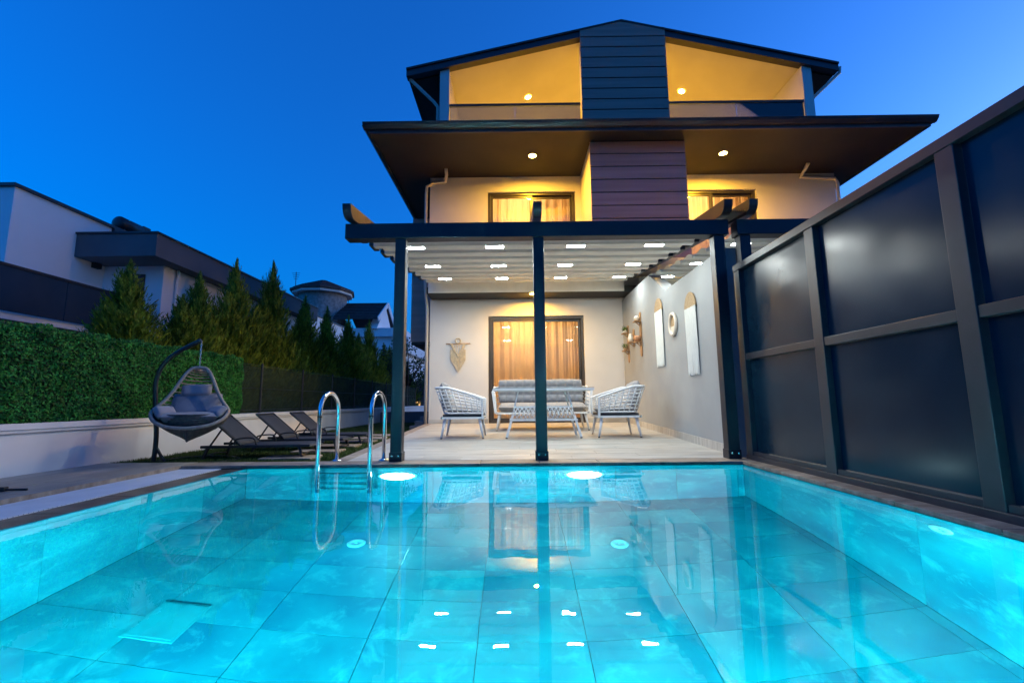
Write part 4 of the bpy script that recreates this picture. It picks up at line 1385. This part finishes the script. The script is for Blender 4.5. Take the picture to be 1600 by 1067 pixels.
eg = thing('hanging_egg_chair', 'taupe wicker hanging egg chair with grey cushions on a chain', 'hanging chair', (-3.565, 5.05, 0.215), math.radians(24))
eg.scale = (0.80, 0.80, 0.80)
ch_top, eg_top = 1.425, 1.075
for k in range(12):
    z_ = ch_top - 0.02 - k * 0.0305
    ringp = []
    for q in range(12):
        a_ = 2 * math.pi * q / 12
        u, v = 0.0085 * math.cos(a_), 0.021 * math.sin(a_)
        ringp.append((u, 0, z_ + v) if k % 2 else (0, u, z_ + v))
    MB().tube(ringp, 0.0032, 5, closed=True).build('chain_link', M['steel'], eg)
# rim: from the top down the left side, round the front lip, up the right side. local -y faces the viewer
half = [(0.0, 0.02, 1.055), (0.075, 0.01, 1.045), (0.135, -0.02, 0.98), (0.19, -0.06, 0.87), (0.255, -0.11, 0.72), (0.335, -0.18, 0.58), (0.405, -0.24, 0.49), (0.43, -0.30, 0.43), (0.385, -0.38, 0.345), (0.27, -0.45, 0.275), (0.13, -0.48, 0.245), (0.0, -0.49, 0.235)]
hp = smooth_path(half, 5)
left = [Vector((-p.x, p.y, p.z)) for p in hp]
rim = left + [Vector(p) for p in reversed(hp[:-1])][:-1]
MB().tube(rim, 0.023, 10, closed=True).build('rim', M['wicker'], eg, smooth=True)
nh = len(hp)
def rib(i, m_=16):
    """arc from the left rim round the back to the right rim at rim station i"""
    p = hp[i]
    s = i / (nh - 1)
    back = 0.10 + 0.44 * math.sin(math.pi * min(1, s * 1.02)) ** 0.8 * (1 if s < .62 else 1)
    drop = -0.02 - 0.16 * max(0, s - 0.35)
    if s > 0.6:
        back = 0.10 + 0.44 * math.sin(math.pi * min(1, s * 1.02)) ** 0.8
    out = []
    for k in range(m_ + 1):
        a_ = math.pi * k / m_
        bulge = math.sin(a_) ** 0.8
        out.append(Vector((-p.x * math.cos(a_) * (1 + 0.06 * math.sin(a_)), p.y + back * bulge, p.z + drop * bulge)))
    return out
ribs = []
for i in range(4, nh - 2, 2):
    MB().tube(rib(i), 0.0105, 6).build('wicker_rib', M['wicker'], eg, smooth=True)
# the close-woven bowl below
i0 = int(nh * 0.60)
grid_pts = [rib(i) for i in range(i0, nh)]
bw = MB()
nu, nv = len(grid_pts[0]), len(grid_pts)
bw.add([p + Vector((0, 0.008, -0.012 - 0.05 * math.sin(math.pi * k / (nu - 1)))) for g_ in grid_pts for k, p in enumerate(g_)], [(j * nu + i, j * nu + i + 1, (j + 1) * nu + i + 1, (j + 1) * nu + i) for j in range(nv - 1) for i in range(nu - 1)])
bo = bw.build('woven_bowl', M['wickerdark'], eg, smooth=True, fix=False)
sm = bo.modifiers.new('thick', 'SOLIDIFY'); sm.thickness = 0.022
bt_ = MB()
nb = 20
prof = [(0.36, 0.40), (0.34, 0.31), (0.26, 0.215), (0.15, 0.175), (0.02, 0.165)]
vs = [(a_ * math.cos(2 * math.pi * k / nb), -0.13 + a_ * 0.88 * math.sin(2 * math.pi * k / nb), z_) for a_, z_ in prof for k in range(nb)]
bt_.add(vs, [(i * nb + k, i * nb + (k + 1) % nb, (i + 1) * nb + (k + 1) % nb, (i + 1) * nb + k) for i in range(len(prof) - 1) for k in range(nb)])
bo = bt_.build('bowl_bottom', M['wickerdark'], eg, smooth=True, fix=False)
sm = bo.modifiers.new('thick', 'SOLIDIFY'); sm.thickness = 0.02
for k in range(10):
    z_ = 0.20 + k * 0.024
    r_ = [0.22, 0.265, 0.295, 0.315, 0.33, 0.343, 0.352, 0.358, 0.363, 0.367][k]
    MB().tube([(r_ * 1.035 * math.cos(2 * math.pi * q / 28), -0.13 + r_ * 0.91 * math.sin(2 * math.pi * q / 28), z_ - 0.012 + 0.0 * q) for q in range(28)], 0.010, 5, closed=True).build('wicker_hoop', M['wickerdark'], eg, smooth=True)
place(pillow(0.66, 0.56, 0.15, puff=0.5), T_(0.0, -0.17, 0.345) @ RX_(82)).build('seat_cushion', M['eggcush'], eg, smooth=True)
place(pillow(0.60, 0.40, 0.15, puff=0.5), T_(0.0, 0.02, 0.52) @ RX_(-28)).build('back_cushion', M['eggcush'], eg, smooth=True)
place(pillow(0.36, 0.18, 0.10, puff=0.5), T_(-0.02, 0.05, 0.735) @ RX_(-16) @ RY_(-3)).build('head_pillow', M['eggpillow'], eg, smooth=True)
place(pillow(0.24, 0.20, 0.11, puff=0.5), T_(-0.29, -0.26, 0.44) @ RZ_(40) @ RX_(-50)).build('arm_pillow', M['eggpillow'], eg, smooth=True)
place(pillow(0.24, 0.20, 0.11, puff=0.5), T_(0.29, -0.26, 0.44) @ RZ_(-40) @ RX_(-50)).build('arm_pillow', M['eggcush'], eg, smooth=True)

# ------------------------------------------------------------------ sun loungers
def lounger(label, loc, rz):
    """local: head at -x, foot at +x, width along y"""
    o = thing('sun_lounger', label, 'sun lounger', loc, rz, 'charcoal sun loungers on the lawn')
    L_, W_, Z_ = 0.62, 0.235, 0.155
    for sy in (-1, 1):
        MB().bar((-L_ + .02, sy * W_, Z_), (L_, sy * W_, Z_), 0.028, 0.03).build('side_rail', M['blackmetal'], o, bevel=.003)
        for x_, lean in ((-L_ + 0.10, -0.05), (L_ - 0.12, 0.05)):
            MB().bar((x_, sy * W_, Z_ - .01), (x_ + lean, sy * (W_ + .01), 0.0), 0.026, 0.03, up=(0, 1, 0)).build('leg', M['blackmetal'], o)
        MB().tube(smooth_path([(-0.22, sy * (W_ + .012), Z_ + .02), (-0.20, sy * (W_ + .015), Z_ + .085), (-0.02, sy * (W_ + .015), Z_ + .095), (0.02, sy * (W_ + .012), Z_ + .02)], 4), 0.010, 6).build('armrest', M['blackmetal'], o, smooth=True)
    MB().tube([(-L_ + .06, -W_, 0.05), (-L_ + .06, 0, 0.065), (-L_ + .06, W_, 0.05)], 0.009, 6).build('crossbar', M['blackmetal'], o)
    MB().tube([(L_ - .08, -W_, 0.05), (L_ - .08, 0, 0.065), (L_ - .08, W_, 0.05)], 0.009, 6).build('crossbar', M['blackmetal'], o)
    MB().grid(lambda u, v: (-0.16 + u * (L_ + 0.155), -W_ + .012 + v * 2 * (W_ - .012), Z_ + 0.018 - 0.012 * math.sin(math.pi * u) * math.sin(math.pi * v) - 0.03 * max(0, u - .85) / .15), 12, 8).build('seat_sling', M['sling'], o, smooth=True).modifiers.new('t', 'SOLIDIFY').thickness = 0.006
    a_ = math.radians(40)
    bl = 0.50
    MB().grid(lambda u, v: (-0.165 - u * bl * math.cos(a_), -W_ + .012 + v * 2 * (W_ - .012), Z_ + 0.02 + u * bl * math.sin(a_) - 0.014 * math.sin(math.pi * u) * math.sin(math.pi * v) + 0.012 * math.sin(3 * u)), 10, 8).build('back_sling', M['sling'], o, smooth=True).modifiers.new('t', 'SOLIDIFY').thickness = 0.006
    for sy in (-1, 1):
        MB().tube([(-0.16, sy * W_, Z_ + .018), (-0.165 - bl * math.cos(a_), sy * W_, Z_ + .025 + bl * math.sin(a_))], 0.013, 8).build('back_tube', M['blackmetal'], o)
        MB().bar((-0.40, sy * (W_ - .03), Z_ + .19), (-0.52, sy * (W_ - .03), Z_), 0.016, 0.016, up=(0, 1, 0)).build('back_strut', M['blackmetal'], o)
    MB().tube([(-0.165 - bl * math.cos(a_), -W_, Z_ + .025 + bl * math.sin(a_)), (-0.165 - bl * math.cos(a_), W_, Z_ + .025 + bl * math.sin(a_))], 0.013, 8).build('head_tube', M['blackmetal'], o)
    return o


lounger('charcoal sun lounger nearest the pool, partly behind the egg chair', (-3.03, 5.52, 0.006), math.radians(4))
lounger('middle charcoal sun lounger of the three on the lawn', (-2.96, 6.38, 0.006), math.radians(3))
lounger('charcoal sun lounger farthest from the pool, near the ladder rails', (-2.92, 7.22, 0.006), math.radians(3))

# ------------------------------------------------------------------ cypress row behind the wall
def cypress_mesh(name, seed, nbr=1150):
    """crown of upswept feathery sprays: a pointed cone of height 1, half width about 0.3"""
    g_ = np.random.default_rng(seed)
    lob = g_.random(7) * 6.283
    quads = []
    for b in range(nbr):
        zt_ = 0.10 + 0.90 * (1 - math.sqrt(g_.random())) if b > 60 else 0.80 + 0.20 * b / 60   # height of the tip of the branch
        a_ = g_.random() * 6.283
        uneven = 1 + 0.16 * math.sin(3 * a_ + lob[0] + 5 * zt_) + 0.12 * math.sin(9 * zt_ + lob[1] + 2 * a_)
        rad = min(0.30, 0.40 * (1 - zt_) ** 0.92) * uneven * (0.55 + 0.5 * g_.random() ** 0.6) + 0.002
        rise = 0.05 + 0.55 * rad + 0.05 * g_.random()
        tip = np.array([math.cos(a_) * rad, math.sin(a_) * rad, zt_])
        root = np.array([math.cos(a_ + .3) * rad * 0.25, math.sin(a_ + .3) * rad * 0.25, zt_ - rise])
        ax = tip - root
        L_ = np.linalg.norm(ax)
        d_ = ax / L_
        side = np.cross(d_, [0, 0, 1.0]); side /= np.linalg.norm(side) + 1e-9
        nrm = np.cross(side, d_)
        size = 0.020 + 0.055 * min(1, rad / 0.2)
        ns = 14
        for k in range(ns):
            s = (k + 0.6) / ns
            c = root + d_ * L_ * s
            sg = 1 if k % 2 else -1
            dd = d_ * (0.9 + 0.3 * g_.random()) + np.array([0, 0, .35]) + side * sg * (0.75 - 0.45 * s) + nrm * g_.normal(0, .35) + g_.normal(0, .10, 3)
            dd /= np.linalg.norm(dd)
            l = size * (1.0 - 0.45 * s) * (0.7 + 0.6 * g_.random())
            wv = np.cross(dd, nrm + g_.normal(0, .5, 3)); wv /= np.linalg.norm(wv) + 1e-9
            w_ = l * 0.12
            quads.append([c - wv * w_ * .5, c + dd * l * .45 - wv * w_, c + dd * l, c + dd * l * .45 + wv * w_])
            for q_ in range(2):
                dd2 = dd + d_ * 0.4 + side * sg * (.5 - q_) + g_.normal(0, .2, 3); dd2 /= np.linalg.norm(dd2)
                c2 = c + dd * l * (.3 + .25 * q_)
                quads.append([c2 - wv * w_ * .35, c2 + dd2 * l * .35 - wv * w_ * .7, c2 + dd2 * l * .7, c2 + dd2 * l * .35 + wv * w_ * .7])
    V = np.array(quads)
    n_, k_ = V.shape[:2]
    me = bpy.data.meshes.new(name)
    me.vertices.add(n_ * k_)
    me.vertices.foreach_set('co', V.reshape(-1).astype(np.float32))
    me.loops.add(n_ * k_)
    me.loops.foreach_set('vertex_index', np.arange(n_ * k_, dtype=np.int32))
    me.polygons.add(n_)
    me.polygons.foreach_set('loop_start', np.arange(0, n_ * k_, k_, dtype=np.int32))
    me.polygons.foreach_set('loop_total', np.full(n_, k_, dtype=np.int32))
    me.update(calc_edges=True)
    me.materials.append(M['cypress'])
    return me


crowns = [cypress_mesh('crown_%s' % q, 20 + i) for i, q in enumerate('abc')]
trunk_me = MB().tube([(0, 0, 0), (0.004, 0.003, 0.3), (-0.003, 0.002, 0.7), (0, 0, 0.97)], [0.020, 0.016, 0.008, 0.002], 7).mesh('trunk')
trunk_me.materials.append(M['bark'])
TREES = [(205, 405, 'bushy cypress nearest the white building, its top over the dark balcony'), (313, 424, 'cypress directly above the hanging egg chair arm'),
         (371, 404, 'pointed cypress in front of the grey roof edge end'), (428, 408, 'slender pointed cypress, tallest against the sky beside the round tower'),
         (478, 462, 'cypress in front of the round brick tower'), (512, 478, 'cypress covering the foot of the round brick tower, towards the gabled house'),
         (545, 492, 'cypress in front of the tiled roof, left of its gable'), (577, 500, 'cypress under the gable of the tiled house'), (600, 535, 'last cypress of the row before the pergola post')]
TXX = -5.95
ordn = [0, 1, 2, 0, 1, 2, 1, 0, 2]
for i, (px, py, lab) in enumerate(TREES):
    p = at(px, py, X=TXX - 0.05 * (i % 3))
    base = -0.05
    h_ = p.z - base
    o = thing('cypress_tree', lab, 'tree', (p.x, p.y, base), i * 1.7, 'cypress row behind the garden wall')
    k_w = [1.0, 0.98, 0.9, 0.85, 0.9, 0.9, 1.0, 1.0, 1.0][i]
    cr = link('crown', crowns[ordn[i]], M['cypress'], o)
    kx = min(h_ * k_w * 1.3, 3.1)
    cr.scale = (kx, kx, h_)
    tr = link('trunk', trunk_me, M['bark'], o)
    tr.scale = (h_, h_, h_)
# further trees fill the row between the named ones
for i, (yy, h_) in enumerate(((6.35, 2.0), (7.8, 2.65), (9.0, 3.0), (10.3, 3.3), (12.3, 3.4), (16.8, 3.35), (21.0, 3.4), (23.5, 3.4))):
    o = thing('cypress_tree', ['small cypress just above the hedge, left of the egg chair', 'low cypress between the first two tall ones', 'low cypress right of the egg chair arm behind the hedge end',
                               'low cypress above the middle lounger', 'low cypress above the farthest lounger', 'low cypress left of the ladder, under the tiled roof', 'low far cypress right behind the ladder rails',
                               'farthest low cypress next to the pergola post'][i], 'tree', (TXX + 0.05, yy, -0.05), i * 2.3 + 1, 'cypress row behind the garden wall')
    cr = link('crown', crowns[(i + 1) % 3], M['cypress'], o)
    cr.scale = (min(3.1, h_ * 1.45), min(3.1, h_ * 1.45), h_)
    tr = link('trunk', trunk_me, M['bark'], o)
    tr.scale = (h_, h_, h_)

# ------------------------------------------------------------------ white neighbour building on the left
nb = thing('neighbour_building', 'white flat-roofed modern building with grey balcony parapets at the left', 'building', (0, 0, 0))
NX = -8.5
c0 = at(24, 289, X=NX)
NY, NZ = c0.y, 4.36
MB().box(-15.0, NX, NY, 22.0, -0.05, NZ).build('main_block', M['nbwhite'], nb)
MB().box(-15.05, NX + 0.05, NY - 0.05, 22.05, NZ + 0.001, NZ + 0.055).build('roof_edge', M['fascia'], nb)
MB().box(NX + 0.001, NX + 0.06, 9.05, 9.75, NZ - 0.11, NZ - 0.001).build('roof_outlet', M['fascia'], nb)
BX = -6.92
by0 = 8.33
MB().box(NX + 0.001, BX, by0, 15.5, 3.50, 3.95).build('roof_parapet', M['nbgrey'], nb)
MB().box(NX + 0.0015, BX + 0.03, by0 - 0.03, 15.53, 3.9505, 3.985).build('parapet_cap', M['fascia'], nb)
MB().box(NX + 0.002, -7.25, 8.98, 15.3, -0.05, 3.498).build('lower_block', M['nbwhite'], nb)
wn_ = MB().box(-8.12, -7.62, 8.955, 8.979, 2.28, 3.32).build('window', M['frame'], nb)
MB().box(-8.07, -7.67, 8.949, 8.954, 2.33, 3.27).build('pane', M['nbblue'], wn_)
wn_ = MB().box(-7.2495, -7.235, 11.2, 12.2, 2.3, 3.2).build('window', M['frame'], nb)
MB().box(-7.2345, -7.231, 11.25, 12.15, 2.35, 3.15).build('pane', M['nbblue'], wn_)
p = at(147, 414, X=NX)
MB().box(NX + 0.001, NX + 0.09, p.y - 0.06, p.y + 0.08, p.z - 0.07, p.z + 0.07).build('wall_light', M['blackmetal'], nb)
MB().tube([(-7.2, 9.3, 3.49), (-7.18, 9.3, 3.35), (-7.20, 9.3, 3.25), (-7.20, 9.3, 1.0)], 0.03, 8).build('downpipe', M['nbwhite'], nb, smooth=True)
# balcony in front
MB().box(-9.5, -7.55, 3.0, 8.9, 1.93, 2.03).build('balcony_slab', M['nbwhite'], nb)
for i, (y0, y1) in enumerate(((3.0, 4.5), (4.515, 6.0), (6.015, 7.3), (7.315, 8.85))):
    MB().box(-7.53, -7.50, y0, y1, 2.04, 2.705).build('balcony_panel', M['nbblue'], nb)
MB().box(-7.55, -7.48, 3.0, 8.87, 2.706, 2.745).build('balcony_handrail', M['fascia'], nb)
MB().box(-9.5, -7.60, 3.0, 8.85, -0.05, 1.929).build('garden_room', M['nbgrey'], nb)
# roof water heater
wh = thing('solar_water_heater', 'dark rounded solar water tank on the white building roof', 'water heater', (0, 0, 0))
p = at(205, 350, X=-8.78)
MB().tube([(p.x, p.y - 0.36, 4.66), (p.x, p.y - .32, 4.66), (p.x, p.y + 0.20, 4.66), (p.x, p.y + .24, 4.66)], [0.08, 0.16, 0.16, 0.08], 16).build('tank', M['blackmetal'], wh, smooth=True)
MB().box(p.x - .08, p.x + .08, p.y + 0.26, p.y + 0.46, 4.62, 4.82).build('header_box', M['blackmetal'], wh)
MB().bar((p.x, p.y + .36, 4.417), (p.x, p.y + .36, 4.62), 0.05, 0.05).build('header_post', M['blackmetal'], wh)
for dy in (-0.26, 0.14):
    MB().box(p.x - .10, p.x + .10, p.y + dy - .02, p.y + dy + .02, 4.417, 4.54).build('leg', M['blackmetal'], wh)
MB().tube([(p.x, p.y + 0.46, 4.80), (p.x, p.y + 0.72, 4.80), (p.x, p.y + 0.72, 4.417)], 0.010, 6).build('pipe', M['blackmetal'], wh)

# ------------------------------------------------------------------ round tower house behind the cypresses
YT = 26.0
tw = thing('tower_house', 'stone house with a round tower and brown tiled roofs behind the cypresses', 'house', (0, 0, 0))
tc = Vector((-11.95, YT + 1.4, 0))
MB().lathe((tc.x, tc.y, 0), [(1.42, -0.05), (1.42, 7.30)], 40).build('tower', M['stonebrick'], tw, smooth=True)
MB().lathe((tc.x, tc.y, 0), [(1.78, 7.28), (1.80, 7.44), (1.72, 7.46)], 10).build('tower_eaves', M['nbwhite'], tw)
cone = MB().lathe((tc.x, tc.y, 0), [(1.92, 7.42), (1.92, 7.55), (0.06, 8.30)], 10).build('tower_roof', M['clayroof'], tw)
for k in range(1, 9):
    t_ = k / 9
    r_ = 1.92 + (0.06 - 1.92) * t_
    MB().tube([(tc.x + r_ * math.cos(2 * math.pi * q / 10), tc.y + r_ * math.sin(2 * math.pi * q / 10), 7.565 + 0.75 * t_) for q in range(10)], 0.03, 4, closed=True).build('tile_course', M['clayroof'], cone)
MB().box(-10.6, -6.6, YT + 0.6, YT + 8, -0.05, 5.0).build('wing', M['nbwhite'], tw)
# gabled wing: ridge along x, gable end facing +x
rz0, rz1 = 5.05, 6.75
ya, yb, ym = YT - 0.2, YT + 3.8, YT + 1.8
mbr = MB().prism([(ya, rz0 + .45), (ym, rz1), (yb, rz0 + .45), (yb, rz0 + .60), (ym, rz1 + .16), (ya, rz0 + .60)], 'x', -10.6, -8.0)
roof = mbr.build('wing_roof', M['clayroof'], tw)
for k in range(9):
    t_ = (k + .5) / 9
    y_, z_ = ya + (ym - ya) * t_, rz0 + .60 + (rz1 - rz0 - .44) * t_
    MB().tube([(-10.6, y_, z_ + .01), (-8.0, y_, z_ + .01)], 0.035, 5).build('tile_course', M['clayroof'], roof)
MB().prism([(ya + .3, 5.0), (yb - .3, 5.0), (ym, rz1 - .1)], 'x', -8.6, -8.12).build('gable', M['nbwhite'], tw)
for y0_, y1_, z0_, z1_ in ((ya, ym, rz0 + .40, rz1), (yb, ym, rz0 + .40, rz1)):
    MB().bar((-7.97, y0_, z0_ + .05), (-7.97, y1_, z1_ + .05), 0.06, 0.28, up=(0, 0, 1)).build('bargeboard', M['nbwhite'], tw)
MB().box(-10.7, -6.5, YT + 0.3, YT + 0.62, 4.55, 5.06).build('cornice', M['nbwhite'], tw)
MB().box(-6.62, -6.3, YT + 0.3, YT + 8, 3.6, 4.5).build('lower_cornice', M['nbwhite'], tw)

# broadleaf trees far behind, seen past the house side and above the gable
def leafy(label, x_, y_, h_, r_, seed, n=2600):
    g_ = np.random.default_rng(seed)
    o = thing('broadleaf_tree', label, 'tree', (x_, y_, -0.05), 0, 'broadleaf trees in the distance')
    MB().tube([(0, 0, 0), (0.05, 0, h_ * .35), (0, .05, h_ * .7)], [r_ * .10, r_ * .07, r_ * .02], 8).build('trunk', M['bark'], o, smooth=True)
    for k in range(4):
        a_ = k * 1.6 + seed
        MB().tube([(0.03, 0, h_ * .38), (r_ * .35 * math.cos(a_), r_ * .35 * math.sin(a_), h_ * .6), (r_ * .6 * math.cos(a_), r_ * .6 * math.sin(a_), h_ * .78)], [r_ * .05, r_ * .03, r_ * .01], 6).build('limb', M['bark'], o, smooth=True)
    ncl = 34
    cl = g_.normal(0, 1, (ncl, 3)); cl /= np.linalg.norm(cl, axis=1)[:, None]
    cl *= (0.45 + 0.5 * g_.random(ncl))[:, None] * np.array([r_, r_, h_ * 0.33]); cl[:, 2] += h_ * 0.66
    idx = g_.integers(0, ncl, n)
    c = cl[idx] + g_.normal(0, r_ * 0.13, (n, 3))
    nr = g_.normal(0, 1, (n, 3)); nr /= np.linalg.norm(nr, axis=1)[:, None]
    tg = np.cross(nr, g_.normal(0, 1, (n, 3))); tg /= np.linalg.norm(tg, axis=1)[:, None]
    bt = np.cross(nr, tg)
    s_ = (r_ * (0.03 + 0.03 * g_.random(n)))[:, None]
    V = np.empty((n, 4, 3))
    V[:, 0], V[:, 1], V[:, 2], V[:, 3] = c - tg * s_, c + bt * s_ * .6, c + tg * s_, c - bt * s_ * .6
    np_mesh('crown', V, M['oak'], o)


p = at(604, 492, Y=34)
leafy('dark leafy tree just right of the tiled gable', p.x, 34, p.z + .2, 1.5, 3)
p = at(640, 560, Y=20)
leafy('leafy tree seen between the pergola post and the house side', p.x - .1, 20, 3.6, 1.3, 5)
leafy('low leafy tree behind the side steps of the house', -3.6, 24, 2.6, 1.4, 6)
p = at(650, 620, Y=27)
fh = thing('far_house', 'small far house with brown roof and lit window past the house side', 'house', (p.x - 0.6, 28, -0.05))
MB().box(-2.6, 2.2, 0, 4, 0, 1.25).build('wall', M['nbgrey'], fh)
MB().prism([(-3.0, 1.2), (2.6, 1.2), (2.0, 2.0), (-2.4, 2.0)], 'y', -0.3, 4.3).build('roof', M['clayroof'], fh)
MB().box(-0.25, 0.65, -0.02, -0.003, 0.45, 0.75).build('window', M['winlit'], fh)
# low planter wall at the end of the lawn
MB().box(-4.0, -2.7, 15.0, 15.25, -0.05, 0.40)
pl = tag(MB().box(-4.35, -2.75, 14.6, 14.85, -0.05, 0.36).build('planter_wall', M['nbgrey'], bevel=.01), 'low grey wall across the end of the lawn', 'wall')
# black sandal-like pool cleaner handle at the left edge of the deck
o = thing('pool_brush', 'small black pool brush lying on the deck at the left edge', 'brush', (0, 0, ZD))
a = at(0, 769, Z=ZD)
MB().bar((a.x - 0.16, a.y - .02, 0.018), (a.x + 0.01, a.y + .03, 0.018), 0.05, 0.03).build('head', M['blackmetal'], o, bevel=.006)
MB().tube([(a.x, a.y + .028, 0.012), (a.x + 0.13, a.y + 0.06, 0.009)], 0.008, 8).build('handle', M['blackmetal'], o)

# aerials on the far roofs
for lab, px, py, Y_, zb in (('thin television aerial above the round tower roof', 463, 425, 27.0, 7.4), ('thin aerial on the tiled roof left of the gable', 545, 452, 28.5, 6.4)):
    p = at(px, py, Y=Y_)
    o = thing('roof_aerial', lab, 'aerial', (p.x, Y_, zb), 0, 'aerials on the far roofs')
    h_ = p.z - zb
    MB().tube([(0, 0, 0), (0, 0, h_)], 0.02, 6).build('mast', M['blackmetal'], o)
    for k in range(4):
        MB().tube([(-0.25 + .04 * k, 0, h_ - 0.08 - 0.12 * k), (0.25 - .04 * k, 0, h_ - 0.08 - 0.12 * k)], 0.012, 5).build('rod', M['blackmetal'], o)
